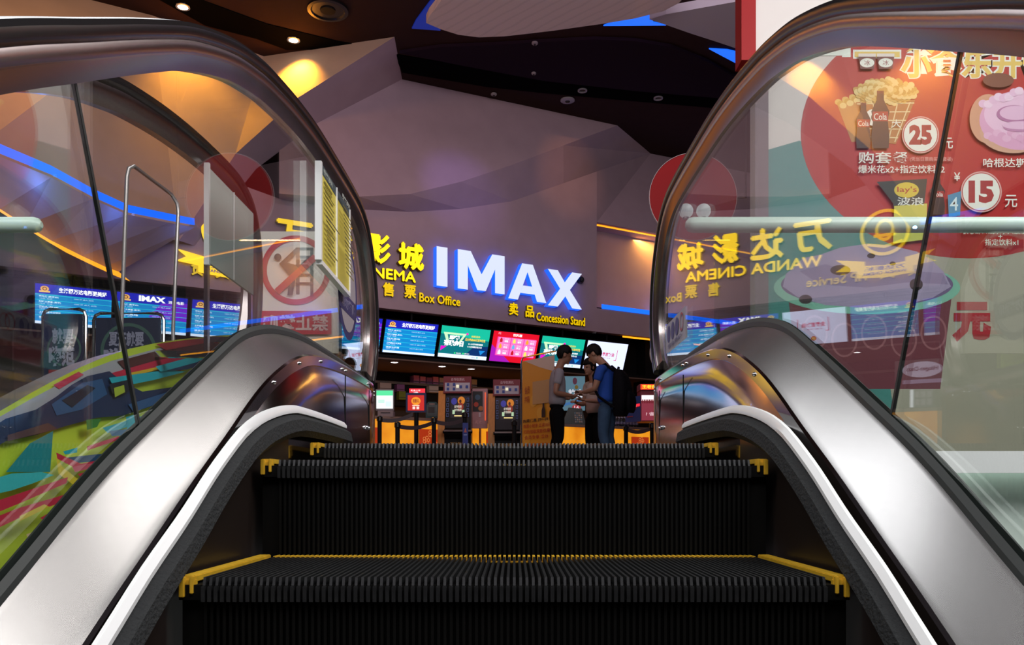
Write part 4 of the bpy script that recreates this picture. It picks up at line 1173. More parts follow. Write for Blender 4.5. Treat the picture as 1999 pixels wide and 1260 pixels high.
# ------------------------------------------------------------------ counters
AMBERP = mat('amber_panel', (0.85, 0.36, 0.03), 0.4)
def amber_panel_mat():
    m = bpy.data.materials.new('backlit_amber'); m.use_nodes = True
    nt = m.node_tree; b = nt.nodes['Principled BSDF']
    tc = nt.nodes.new('ShaderNodeTexCoord'); nz = nt.nodes.new('ShaderNodeTexNoise'); nz.inputs['Scale'].default_value = 2.2; nz.inputs['Detail'].default_value = 5
    cr = nt.nodes.new('ShaderNodeValToRGB')
    cr.color_ramp.elements[0].position = .3; cr.color_ramp.elements[0].color = (0.62, 0.17, 0.004, 1)
    cr.color_ramp.elements[1].position = .75; cr.color_ramp.elements[1].color = (1.0, 0.42, 0.02, 1)
    nt.links.new(tc.outputs['Object'], nz.inputs['Vector']); nt.links.new(nz.outputs['Fac'], cr.inputs[0]); nt.links.new(cr.outputs[0], b.inputs['Emission Color'])
    b.inputs['Emission Strength'].default_value = 0.95; b.inputs['Base Color'].default_value = (.4, .15, .02, 1)
    return m
BACKLIT = amber_panel_mat()
OC = 0.75
def counter(xa, xb, label, panels):
    t = thing('service_counter', label, 'counter', wall_x((xa + xb) / 2, 0, OC))
    L = wall_x(xb, 0, OC) - wall_x(xa, 0, OC)
    mb = MB(); mb.slab(wall_x(xa, 0.0, OC), L, -NW * 0.6, (0, 0, 0.10), BLACK); mb.build('plinth', t)
    mb = MB(); mb.slab(wall_x(xa, 0.10, OC), L, -NW * 0.55, (0, 0, 0.90), BACKLIT); mb.build('front_panel', t)
    mb = MB(); mb.slab(wall_x(xa, 1.0, OC) + NW * 0.05, L, -NW * 0.7, (0, 0, 0.05), mat('counter_top', (0.30, 0.22, 0.18), 0.25)); mb.build('counter_top', t)
    for xp in panels:
        mb = MB(); O = wall_x(xp, 0.12, OC) + NW * 0.012
        mb.slab(O - NW * 0.012, U * 0.42, UZ * 0.74, NW * 0.012, ink('#8a1a10'))
        f = Face(mb, O, U * 0.42, UZ * 0.74, NW, .002); f.rect(0, 0, 1, 1, emi('red_print_lit', (0.62, 0.05, 0.01), .55))
        m2 = emi('flower_print', (0.95, 0.30, 0.08), .6)
        for fx, fy in ((.3, .75), (.7, .62), (.35, .42), (.72, .28), (.3, .14), (.55, .9)):
            for a in range(5):
                f.ring(fx + .10 * math.cos(a * 1.257), fy + .058 * math.sin(a * 1.257), .07, .042, .35, m2, f.k + 1, 10)
        mb.build('flower_print', t)
    return t
counter(-7.6, -1.02, 'long amber backlit counter with red flower panels, left of the ticket machines', [-6.6, -5.4, -4.2, -3.4, -2.62, -1.62])
counter(-0.98, 3.1, 'amber backlit concession counter behind the three people', [-0.5, 2.3])

# back shelf with boxes
t = thing('back_shelf', 'long dark wall shelf high behind the counter', 'shelf', wall_x(-2, E + 1.98, -1.7))
mb = MB(); mb.slab(wall_x(-5.5, E + 1.96, -1.45), wall_x(1.2, 0, 0) - wall_x(-5.5, 0, 0), -NW * 0.4, (0, 0, 0.045), mat('grey_brown_shelf', (0.16, 0.12, 0.11), .5)); mb.build('board', t)
mb = MB(); mb.slab(wall_x(-5.5, E + 1.55, -1.5), wall_x(1.2, 0, 0) - wall_x(-5.5, 0, 0), -NW * 0.3, (0, 0, 0.41), BLACK); mb.build('front_board', t)
px_ = 808
shades = ['#c87ac0', '#e090cc', '#a868a8', '#f098cc', '#d0c4d4', '#c0b8c8', '#dcd4d4', '#d0c8bc', '#e8dccc', '#d4ccc4']
desc = ['plum', 'pink', 'dark purple', 'rose', 'pale lilac', 'grey lilac', 'pale grey', 'dull beige', 'cream', 'grey beige']
for i in range(10):
    pz = on_wall(px_, 740, -1.50); wd = 0.113
    mb = MB(); mb.slab(Vector((pz.x, pz.y, E + 2.005)), U * wd, -NW * 0.2, (0, 0, 0.15 - 0.012 * (i % 3)), ink(shades[i]))
    mb.slab(Vector((pz.x, pz.y, E + 2.03)) + NW * 0.001, U * wd, NW * 0.001, (0, 0, 0.02), ink('#6a5a68'))
    ordw = ['first', 'second', 'third', 'fourth', 'fifth', 'sixth', 'seventh', 'eighth', 'ninth', 'last'][i]
    tag(mb.build('carton'), '%s carton on the high shelf, %s from the blue screen' % (desc[i], ordw), 'box', 'cartons on the high shelf')
    px_ += 12.6
# things hanging/stacked on the lower back wall: cups, bags
for i, (px0, px1, ya, yb, h, lb, ct, nm) in enumerate((
        (742, 764, 748, 762, '#a89a9c', 'pale grey cup stack box above the cash screen', 'box', 'cup_box'),
        (775, 790, 751, 764, '#7a4a86', 'purple bag hanging under the shelf beside the cash screen', 'bag', 'paper_bag'),
        (838, 856, 754, 766, '#b8aeb0', 'white wrapped bundle behind the small red screen', 'box', 'cup_box'),
        (779, 792, 764, 780, '#6f7a22', 'olive green tin row behind the small red screen', 'tin', 'tin_box'))):
    a, b = on_wall(px0, yb, -1.35), on_wall(px1, yb, -1.35); zt = on_wall((px0 + px1) / 2, ya, -1.35).z
    mb = MB(); mb.slab(a, Vector((b.x - a.x, b.y - a.y, 0)), -NW * 0.15, (0, 0, zt - a.z), ink(h)); mb.slab(a + NW * .001 + UZ * .03, Vector((b.x - a.x, b.y - a.y, 0)), NW * .001, (0, 0, .012), ink('#3a3238'))
    tag(mb.build(nm, bevel=.004), lb, ct)

def facing_panel(px0, px1, y0, y1, d):
    """corner, width, height of an upright rectangle facing the escalator"""
    a, b, c_ = at(px0, y1, d), at(px1, y1, d), at(px0, y0, d)
    return a, b - a, c_ - a
NY = Vector((0, -1, 0))
# cash register screen + printer
a, A, B = facing_panel(735, 767, 763, 798, 14.9)
t = thing('cash_register', 'bright white and green cash register screen on the counter', 'cash register', (a + A * .5) - UZ * .1)
mb = MB(); mb.slab(a - A * .06 - B * .12 + Vector((0, .06, 0)), A * 1.12, B * 1.2, NY * .058, ink('#8a8086')); mb.build('housing', t, bevel=.006)
mb = MB(); f = Face(mb, a, A, B, NY, .002); f.rect(0, 0, 1, 1, glow('#e8fff4', 1.5)); f.rect(0, .72, 1, 1, glow('#50d090', 1.3)); f.rect(.1, .3, .5, .5, glow('#b8e8d0', 1.3)); f.rect(.55, .1, .92, .4, glow('#c8f0e8', 1.3)); mb.build('display', t)
mb = MB(); mb.slab(a + A * .3 - B * .55 + Vector((0, .12, 0)), A * .4, B * .5, NY * .06, ink('#5a5458')); mb.slab(a + A * .1 - B * .6 + Vector((0, .14, 0)), A * .8, B * .08, NY * .14, ink('#5a5458')); mb.build('stand', t)
a, A, B = facing_panel(737, 768, 802, 815, 14.3)
t = thing('receipt_printer', 'pale grey receipt printer on the counter below the cash register screen', 'printer', a + A * .5)
mb = MB(); mb.slab(a, A, B, Vector((0, .2, 0)), ink('#8d8084')); mb.build('case', t, bevel=.01)
mb = MB(); mb.slab(a + A * .2 + B * .6 + NY * .002, A * .6, B * .12, NY * .002, BLACK); mb.build('paper_slot', t)
# second bright lightbox poster and terminal
a, A, B = facing_panel(799, 830, 759, 773, 15.0)
t = thing('lightbox_poster', 'small glowing red and white lightbox above the red screen on a post', 'poster', a + A * .5)
mb = MB(); mb.slab(a - A * .03, A * 1.06, B * 1.04, Vector((0, .05, 0)), BLACK); mb.build('box', t)
mb = MB(); f = Face(mb, a, A, B, NY, .002); f.rect(0, 0, 1, 1, glow('#e02838', 1.2)); f.poly([(0, 0), (.9, 0), (.5, .5), (.1, .35)], glow('#ffffff', 1.4)); f.text('新品上市', .1, .6, .7, .85, glow('#ffe0e0', 1.3)); mb.build('picture', t)
mb = MB(); mb.slab(a + A * .4 - B * 2.9 + Vector((0, .01, 0)), A * .2, B * 2.9, Vector((0, .03, 0)), BLACK); mb.build('support', t)
a, A, B = facing_panel(831, 856, 785, 816, 14.75)
t = thing('card_terminal', 'dark teal-framed payment terminal standing on the counter', 'payment terminal', a + A * .5)
mb = MB(); mb.prism([a, a + A, a + A + B * .8, a + A * .8 + B, a + A * .2 + B, a + B * .8], (0, .12, 0), ink('#1f4a4c')); mb.build('case', t)
mb = MB(); f = Face(mb, a + NY * .002, A, B, NY, .002); f.rect(.1, .1, .9, .8, BLACKG); f.rect(.2, .3, .7, .68, ink('#3a3230')); f.oval(.5, .86, .25, .07, ink('#8a7a74')); mb.build('face', t)
# white framed film poster
a, A, B = facing_panel(922, 952, 759, 837, 14.35)
t = thing('poster_stand', 'white framed film poster standing between the two ticket machines', 'poster', Vector((a.x + A.x / 2, a.y, 0)))
mb = MB(); mb.slab(a, A, B, Vector((0, .03, 0)), ink('#b08a92')); mb.build('frame', t, bevel=.006)
mb = MB(); f = Face(mb, a, A, B, NY, .002); f.rect(.03, .42, .68, .93, ink('#15121a')); f.oval(.35, .78, .18, .07, ink('#3a5a78')); f.oval(.25, .60, .16, .06, ink('#b8402a')); f.oval(.55, .50, .16, .06, ink('#b87a40')); f.rect(.82, .2, .87, .9, glow('#ff5a28', 1.1)); f.rect(.42, .28, .54, .40, ink('#c8c0d0')); f.text('新片', .2, .1, .6, .2, ink('#d8b0b8')); mb.build('picture', t)
mb = MB(); mb.tube([a + A * .5 + Vector((0, .02, 0)), Vector((a.x + A.x / 2, a.y + .02, 0))], .02, CHROME, 10); mb.lathe((a.x + A.x / 2, a.y + .02, 0), [(.16, 0), (.16, .015), (.02, .03)], CHROME, 20); mb.build('stand', t)

# ------------------------------------------------------------------ ticket machines
def kiosk(px, d, label):
    c = at(px, 860, d); x, y = c.x, d
    t = thing('ticket_machine', label, 'ticket machine', (x, y, 0), 'self-service ticket machines')
    def P(u, v, z): return Vector((x + u, y + v, z))
    hw = 0.20
    # leaning side profile (v backwards, z)
    body = [(-.05, 0.0), (-.05, .62), (-.12, .70), (-.12, .76), (.02, .80), (.16, 1.36), (.30, 1.36), (.30, 0.0)]
    mb = MB(); mb.prism([P(-hw, v, z) for v, z in body], (2 * hw, 0, 0), BLACK); mb.build('body', t)
    for s, m in ((-1, WOOD), (1, BLACKG)):
        mb = MB(); side = [(-.01, 0.0), (-.02, .78), (.15, 1.40), (.34, 1.40), (.34, 0.0)]
        mb.prism([P(s * hw, v, z) for v, z in side], (s * (.11 if s < 0 else .02), 0, 0), m); mb.build('side_panel', t)
    O = P(-hw + .01, .015, .80); A = Vector((2 * hw - .02, 0, 0)); B = Vector((0, .14, .55)); N = A.cross(B).normalized()
    mb = MB(); f = Face(mb, O + N * .002, A, B, N, .0015)
    f.rect(0, 0, 1, 1, BLACKG); f.rect(.20, .30, .82, .92, glow('#1a1418', .5))
    f.oval(.34, .78, .12, .10, glow('#3a3a9a', .6)); f.oval(.64, .80, .15, .12, glow('#d8801e', .7)); f.oval(.62, .62, .12, .12, glow('#8a2a14', .7)); f.oval(.60, .78, .05, .05, glow('#4a1a10', .7))
    f.text('自助取票', .36, .58, .66, .66, glow('#d8d0c0', .8)); f.text('自助购票', .36, .48, .66, .56, glow('#d8d0c0', .8))
    f.rect(.28, .40, .38, .52, glow('#b8d8b0', .8)); f.rect(.68, .40, .78, .52, glow('#b8d8b0', .8)); f.rect(.36, .33, .74, .36, glow('#f0d890', 1))
    for s in (.03, .87):
        for k in range(4):
            y_ = .86 - k * .15
            for q_ in ((s, y_, s + .09, y_ + .012), (s, y_ - .10, s + .09, y_ - .088), (s, y_ - .10, s + .014, y_), (s + .076, y_ - .10, s + .09, y_)): f.rect(*q_, ink('#5f7fc8'), f.k + 1)
    mb.build('touch_screen', t)
    # header
    O = P(-hw - .03, .10, 1.36); A = Vector((2 * hw + .04, 0, 0)); B = Vector((0, .05, .27)); N = A.cross(B).normalized()
    mb = MB(); mb.slab(O - N * .04, A, B, N * .04, ink('#7a1426')); f = Face(mb, O, A, B, N, .0015)
    f.rect(.05, .10, .95, .62, ink('#b8b2c0')); f.text('自助取票机', .28, .72, .76, .90, ink('#d0a8b0'))
    for u, v in ((.12, .42), (.12, .15), (.34, .42), (.34, .15), (.58, .28), (.80, .28)): f.rect(u, v, u + .09, v + .17, ink('#27459a'))
    f.rect(.46, .3, .56, .48, glow('#f0e8c8', .8))
    mb.build('header_sign', t)
    mb = MB(); mb.slab(P(-hw, -.16, .735), (2 * hw + .03, 0, 0), (0, .1, 0), (0, 0, .025), ink('#8a7c78')); mb.tube([P(-hw - .02, -.12, .73), P(hw + .04, -.12, .73)], .022, BLACK, 10); mb.build('hand_shelf', t)
    mb = MB(); f = Face(mb, P(-hw, -.052, 0), (2 * hw, 0, 0), (0, 0, .62), NY, .0015); f.text('万达影城', .22, .82, .80, .93, ink('#a07a3a'), bold=.02); f.rect(.62, .1, .74, .55, ink('#3a1a10')); mb.build('lower_print', t)
    return t
kiosk(893, 13.5, 'black ticket machine with red header sign, behind the blue leaflet post')
kiosk(990, 13.9, 'black ticket machine with red header sign, beside the yellow banner')

# screen on a post, stanchions, leaflets
a, A, B = facing_panel(796, 828, 772, 802, 13.2)
t = thing('post_monitor', 'small red screen in a blue frame on a black post', 'monitor', Vector((a.x + A.x / 2, 13.25, 0)))
mb = MB(); mb.slab(a - A * .12 - B * .12 + Vector((0, .04, 0)), A * 1.24, B * 1.28, NY * .038, ink('#15205e')); mb.build('housing', t, bevel=.006)
mb = MB(); f = Face(mb, a, A, B, NY, .002); f.rect(0, 0, 1, 1, glow('#c01a10', 1.0)); f.oval(.5, .62, .28, .26, glow('#f09018', 1.1)); f.text('观影礼', .3, .5, .72, .76, glow('#7a1608', 1)); f.rect(.28, .30, .72, .36, glow('#f8e0c0', 1.1)); f.rect(.30, .08, .46, .26, glow('#f0d8d0', 1.1)); f.rect(.54, .08, .70, .26, glow('#f0d8d0', 1.1)); mb.build('display', t)
mb = MB(); xm = a.x + A.x / 2; mb.tube([(xm, 13.25, a.z), (xm, 13.25, 0.02)], .035, BLACK, 12); mb.build('post', t)
mb = MB(); mb.lathe((xm, 13.25, 0), [(.18, 0), (.18, .012), (.04, .03)], BLACK, 24); mb.build('base', t)
BELT = ink('#4a3f44')
def stanchion(px, ytop, d, label, to=None):
    x = (px - CX) / F * d; h = E + (HY - ytop) / F * d
    t = thing('stanchion', label, 'stanchion', (x, d, 0), 'queue barrier posts')
    mb = MB(); mb.tube([(x, d, .02), (x, d, h - .06)], .033, BLACK, 12); mb.build('post', t)
    mb = MB(); mb.lathe((x, d, h - .08), [(.03, 0), (.045, .01), (.045, .07), (.03, .085)], BLACKG, 14); mb.build('belt_head', t)
    mb = MB(); mb.lathe((x, d, 0), [(.17, 0), (.17, .012), (.035, .04)], BLACK, 24); mb.build('base', t)
    if to:
        x2 = (to[0] - CX) / F * to[2]; z2 = E + (HY - to[1]) / F * to[2]
        mb = MB(); rows = [[], []]
        for i in range(9):
            s_ = i / 8; p_ = Vector((x, d, h - .055)).lerp(Vector((x2, to[2], z2 - .055)), s_) - Vector((0, 0, .05 * math.sin(math.pi * s_)))
            rows[0].append(p_ + UZ * .03); rows[1].append(p_ - UZ * .03)
        mb.loft(rows, BELT); mb.loft([[q_ + Vector((0, .003, 0)) for q_ in r_] for r_ in rows], BELT); mb.build('belt', t)
    return t
stanchion(741, 813, 13.0, 'black queue barrier post right beside the handrail end', (806, 802, 13.2))
stanchion(776, 825, 12.2, 'black queue barrier post in front of the amber counter, between two others', (847, 818, 12.8))
stanchion(847, 816, 12.8, 'black queue barrier post in front of the first ticket machine wood side', (907, 812, 13.1))
stanchion(907, 806, 13.1, 'black queue barrier post carrying the blue leaflet')
stanchion(1004, 822, 12.9, 'black queue barrier post before the ticket machine beside the yellow banner')
stanchion(1222, 832, 13.4, 'black queue barrier post behind the backpack', (1273, 829, 13.0))
stanchion(1273, 827, 13.0, 'black queue barrier post below the red drinks fridge')
a, A, B = facing_panel(903, 914, 826, 875, 13.04)
mb = MB(); mb.slab(a, A, B, Vector((0, .008, 0)), ink('#162a86')); f = Face(mb, a, A, B, NY, .002); f.poly([(.25, .62), (.75, .62), (.5, .80)], ink('#c05a48')); f.rect(.2, .5, .8, .54, ink('#8a9ad0'))
tag(mb.build('leaflet'), 'blue leaflet hanging on a queue barrier post', 'leaflet')

# ------------------------------------------------------------------ yellow roll-up banner
bl_, br_ = at(1020, 862, 12.55), at(1083, 862, 11.95)
bl_.z = 0.08; br_.z = 0.08
ztop = E + (HY - 706) / F * 12.55
t = thing('banner_stand', 'tall yellow promotional banner in a thin metal frame beside the man in grey', 'banner', Vector(((bl_.x + br_.x) / 2, (bl_.y + br_.y) / 2, 0)))
A = br_ - bl_; B = Vector((0, 0, ztop - .08)); N = A.cross(B).normalized()
if N.y > 0: N = -N
mb = MB(); f = Face(mb, bl_, A, B, N, .002)
f.rect(0, 0, 1, 1, ink('#dd9a22')); f.poly([(.06, 1), (1, 1), (1, .86), (.55, .92)], ink('#d8c4b4'))
for k_ in range(4): f.oval(.15 + .22 * k_, .30 + .11 * ((k_ * 7) % 4), .12, .05, ink('#e3a838'))
f.rect(.35, .60, .88, .80, ink('#c09a66')); f.text('会员', .10, .70, .26, .77, ink('#b05a1c')); f.text('扫码', .10, .62, .26, .68, ink('#b05a1c'))
f.poly([(.64, .48), (.64, .54), (.67, .57), (.67, .60), (.72, .60), (.72, .57), (.75, .54), (.75, .48)], ink('#2a1a12'))
f.text('购票优惠 扫一扫', .06, .445, .84, .475, ink('#3a2414')); f.text('购票小程序 立减10元', .08, .395, .92, .43, ink('#a8281c'), bold=.01); f.text('扫码领取观影优惠', .08, .345, .90, .38, ink('#a8281c'), bold=.01); f.text('会员专享 活动', .12, .295, .85, .33, ink('#a8281c'), bold=.01); f.text('详情咨询前台', .12, .22, .85, .26, ink('#a8281c'))
mb.build('sheet', t)
mb = MB(); up = Vector((0, 0, ztop + .07)); s0, s1 = bl_ - A * .03, br_ + A * .03
mb.tube([Vector((s0.x, s0.y, .02)), Vector((s0.x, s0.y, ztop)), Vector((s0.x, s0.y, ztop + .04)) + A * .03, Vector((s0.x, s0.y, ztop + .055)) + A * .08, Vector((s1.x, s1.y, ztop + .055))], .011, CHROME, 8); mb.build('frame', t, True)
mb = MB(); mb.slab(Vector((s0.x, s0.y, 0)) - N * .12, s1 - s0, N * .24, (0, 0, .03), BLACK); mb.build('foot', t)

# ------------------------------------------------------------------ concession goods
a, A, B = facing_panel(1098, 1142, 735, 802, 16.6)
t = thing('menu_poster', 'light blue hot-sale poster behind the two men', 'poster', a + A * .5)
mb = MB(); mb.slab(a, A, B, Vector((0, .03, 0)), ink('#6f93a0')); mb.build('board', t)
mb = MB(); f = Face(mb, a, A, B, NY, .002); f.rect(0, 0, 1, 1, glow('#5f8a9c', .55)); f.text('热卖', .25, .36, .95, .62, glow('#e8e8f0', .7), bold=.03); f.oval(.55, .86, .10, .10, ink('#9a5a7a')); f.oval(.62, .68, .08, .06, ink('#c8b83a')); f.poly([(0, .12), (.8, .25), (.8, .32), (0, .2)], glow('#3a78b8', .6)); f.oval(.62, .08, .2, .1, glow('#b82838', .6)); f.text('16', .52, .03, .74, .14, glow('#f0e0e8', .8)); mb.build('picture', t)
mb = MB(); mb.slab(a + A * .45 - B * .35, A * .1, B * .4, Vector((0, .03, 0)), BLACK); mb.build('bracket', t)
p0 = on_wall(1122, 835, .45)
t = thing('till', 'black till with keys seen between the two men', 'cash register', Vector((p0.x, p0.y, 1.05)))
mb = MB(); mb.prism([p0 + Vector((-.26, 0, 1.05 - p0.z)), p0 + Vector((.22, 0, 1.05 - p0.z)), p0 + Vector((.14, 0, 1.38 - p0.z)), p0 + Vector((-.12, 0, 1.40 - p0.z))], (0, .2, 0), BLACKG); mb.build('case', t)
mb = MB(); f = Face(mb, p0 + Vector((.0, -.004, 1.10 - p0.z)), (.16, 0, 0), (-.02, 0, .22), NY, .002)
for i in range(4):
    for j in range(5): f.rect(.05 + i * .24, .05 + j * .19, .22 + i * .24, .18 + j * .19, ink(['#a8a0a0', '#6f8a96', '#b8a890'][(i + j) % 3]), 2)
mb.build('keypad', t)
# fridge with red header
a, A, B = facing_panel(1251, 1284, 762, 832, 15.4)
zf = a.z
t = thing('drinks_fridge', 'red lit drinks fridge with blue side and glowing header', 'fridge', Vector((a.x + A.x / 2, 15.6, 1.05)))
mb = MB(); mb.slab(Vector((a.x, 15.42, 1.05)), A, (0, .45, 0), (0, 0, (a + B).z - 1.05), ink('#8a2030')); mb.build('cabinet', t, bevel=.004)
mb = MB()
sa = Vector((a.x - .002, 15.42, 1.05)); sb = at(1221, 832, 15.75)
side_z = (a + B).z - 1.05 - .1
mb.slab(sa, Vector((sb.x - sa.x, .33, 0)), (0, 0, side_z), Vector((0, .02, 0)), ink('#123a80'))
f = Face(mb, Vector((sb.x, sb.y, 1.05)) + Vector((0, -.004, 0)), Vector((sa.x - sb.x, -.33, 0)), (0, 0, side_z), Vector((-.2, -1, 0)), .003)
f.oval(.55, .62, .20, .17, glow('#7a1a20', .5)); f.poly([(.25, .55), (.95, .60), (.95, .70), (.25, .68)], glow('#ff2838', 1.2)); f.text('冰爽', .42, .58, .74, .66, glow('#ffc0c0', 1)); f.rect(.1, .2, .5, .24, ink('#8a2a40'))
mb.build('side_panel', t)
mb = MB(); f = Face(mb, Vector((a.x, 15.418, 1.05)), A, (0, 0, (a + B).z - 1.05), NY, .002)
f.rect(0.05, .03, 1, .84, glow('#a83a50', .55)); f.rect(.05, .66, 1, .84, glow('#fff0f0', 1.1)); 
for i in range(9): f.rect(.08 + i * .10, .58, .15 + i * .10, .70, glow('#7a1020', .6), 5)
f.text('? 省', .3, .18, .8, .30, glow('#f0c8d0', .8))
mb.build('door', t)
mb = MB(); O = Vector((a.x - .02, 15.38, (a + B).z)); mb.slab(O, A * 1.06, (0, .4, 0), (0, 0, .11), ink('#701020')); f = Face(mb, O, A * 1.06, (0, 0, .11), NY, .002); f.rect(.04, .08, .98, .92, glow('#ff3c14', 1.2)); f.text('王老吉', .12, .2, .9, .82, glow('#ffd030', 1.3), bold=.04); mb.build('header', t)
# water bottles in front of the fridge
BT = glass('clear_plastic', (0.80, 0.84, 0.90), .8, .1)
bp = thing('water_bottle', 'clear water bottle at the front of the group beside the fridge', 'bottle', (0, 0, 0), 'water bottles on the counter')
mb = MB(); mb.lathe((0, 0, 1.05), [(0.0, .0), (.030, .0), (.033, .01), (.033, .12), (.028, .15), (.012, .18), (.012, .19)], BT, 14, caps=False); mb.build('bottle_body', bp, True)
mb = MB(); mb.lathe((0, 0, 1.05), [(.0, .215), (.0135, .213), (.0135, .188)], ink('#c8c8d8'), 12, caps=False); mb.build('cap', bp, True)
mb = MB(); mb.lathe((0, 0, 1.05), [(.0338, .055), (.0338, .105)], ink('#7a7a9a'), 14, caps=False); mb.build('wrapper', bp, True)
base = on_wall(1207, 830, .62)
rows_ = [(i, j) for j in range(3) for i in range(7)]
ow = ['first', 'second', 'third', 'fourth', 'fifth', 'sixth', 'seventh']; rw = ['front', 'middle', 'rear']
for n_, (i, j) in enumerate(rows_):
    pos = Vector((base.x, base.y, 0)) + U * (.075 * i) - NW * (.08 * j)
    lb = 'clear water bottle beside the fridge, %s of the %s row from the backpack' % (ow[i], rw[j])
    if n_ == 0:
        bp.location = (pos.x, pos.y, 0); bp['label'] = lb
    else:
        dup(bp, pos - Vector((bp.location.x, bp.location.y, 0)) , lb)

# ice cream cabinet that shows only as a mirror image
c0 = behind(1800, 740, .5)
t = thing('ice_cream_cabinet', 'black ice cream cabinet with a white oval sign, mirrored in the right glass', 'cabinet', Vector((c0.x, c0.y, 1.05)))
mb = MB(); mb.slab(Vector((c0.x, c0.y, 1.05)) - U * .38, U * .76, -NW * .3, (0, 0, .75), BLACKG); mb.build('case', t)
mb = MB(); f = Face(mb, Vector((c0.x, c0.y, 1.05)) - U * .38, U * .76, UZ * .75, NW, .003)
f.oval(.5, .80, .36, .16, glow('#dcd8f0', 1.0)); f.text('Häagen-Dazs', .22, .75, .78, .86, glow('#4a2038', .3), bold=.02); f.rect(.15, .52, .85, .60, glow('#c0b8d8', .8)); f.rect(.30, .04, .70, .40, glow('#4a4a60', .6)); f.rect(.66, .04, .72, .40, glow('#f0f0ff', 1.3))
for i in range(3):
    for j in range(2): f.rect(.33 + .11 * i, .08 + .16 * j, .41 + .11 * i, .20 + .16 * j, glow('#8a8090', .6), 8)
mb.build('front', t)

# ------------------------------------------------------------------ framed stands behind the printed panel
for px0, px1, y0, lb, body in ((84, 168, 604, 'dark framed poster stand with round print, farther from the no-climbing sign', '就要'), (183, 320, 612, 'dark framed poster stand with round print, below the IMAX schedule screen', '夏天就要')):
    d = 6.2
    a, A, B = facing_panel(px0, px1, y0, 760, d)
    t = thing('poster_stand', lb, 'poster stand', Vector((a.x + A.x / 2, d, 0)), 'framed poster stands')
    mb = MB(); f = Face(mb, a, A, B, NY, .002); f.rect(.03, .0, .97, .94, ink('#1c2440')); f.ring(.5, .5, .40, .40 * A.length / B.length, .12, ink('#3f5f58')); f.text(body, .22, .56, .72, .76, ink('#8f90a8'), bold=.04); f.text('嗨范', .15, .28, .75, .54, ink('#8f90a8'), bold=.05); f.rect(.15, .17, .8, .24, ink('#8a2a30')); mb.build('picture', t)
    mb = MB(); r_ = .05
    mb.tube([Vector((a.x, d, 0)), Vector((a.x, d, (a + B).z - r_)), Vector((a.x + .015, d, (a + B).z - .015)), Vector((a.x + r_, d, (a + B).z)), Vector((a.x + A.x - r_, d, (a + B).z)), Vector((a.x + A.x - .015, d, (a + B).z - .015)), Vector((a.x + A.x, d, (a + B).z - r_)), Vector((a.x + A.x, d, 0))], .012, CHROME, 8); mb.build('frame', t, True)
# thin rounded rail frame
d = 5.2
t = thing('barrier_frame', 'thin pale rounded rail frame behind the glass, above the IMAX schedule screen', 'barrier', Vector((at(300, 700, d).x, d, 0)))
mb = MB(); mb.tube([at(236, 660, d), at(248, 345, d), at(252, 328, d), at(262, 325, d), at(335, 380, d + .6), at(346, 398, d + .6), at(348, 415, d + .6), at(338, 640, d + .6)], .012, mat('pale_rail', (.55, .5, .5), .3, .6), 10)
mb.tube([at(236, 660, d), Vector((at(236, 660, d).x, d, 0))], .012, mat('pale_rail', (.5, .5, .5)), 10); mb.tube([at(338, 640, d + .6), Vector((at(338, 640, d + .6).x, d + .6, 0))], .012, mat('pale_rail', (.5, .5, .5)), 10)
mb.build('rail', t, True)
t = thing('board_reflection', 'silver-edged grey panel imitating the notice board reflection, left of the no-climbing sign', 'panel', (-0.95, 2.9, E + .7))  # solid panel added where glass only reflects the notice board
mb = MB(); y0, y1, z0, z1 = 2.665, 3.125, E + .695, E + .99
mb.slab((-0.955, y0, z0), (0, y1 - y0, 0), (0, 0, z1 - z0), (.008, 0, 0), ink('#c4d0cc')); mb.build('sheet', t)
mb = MB(); mb.slab((-0.958, y0 - .01, z0 - .01), (0, .012, 0), (0, 0, z1 - z0 + .02), (.016, 0, 0), SATIN); mb.slab((-0.945, (y0 + y1) / 2, z0), (0, .005, 0), (0, 0, z1 - z0), (.003, 0, 0), SATIN); mb.build('edge_strip', t)
mb = MB()
for y in (y0, y1 - .02):
    za = E + (.42 if y < 2.8 else .54)
    mb.slab((-0.962, y, za), (0, .02, 0), (0, 0, z0 - za + .01), (.012, 0, 0), CHROME)
    mb.slab((-1.121, y, za - .02), (.171, 0, 0), (0, .02, 0), (0, 0, .02), CHROME)
mb.build('bracket', t)

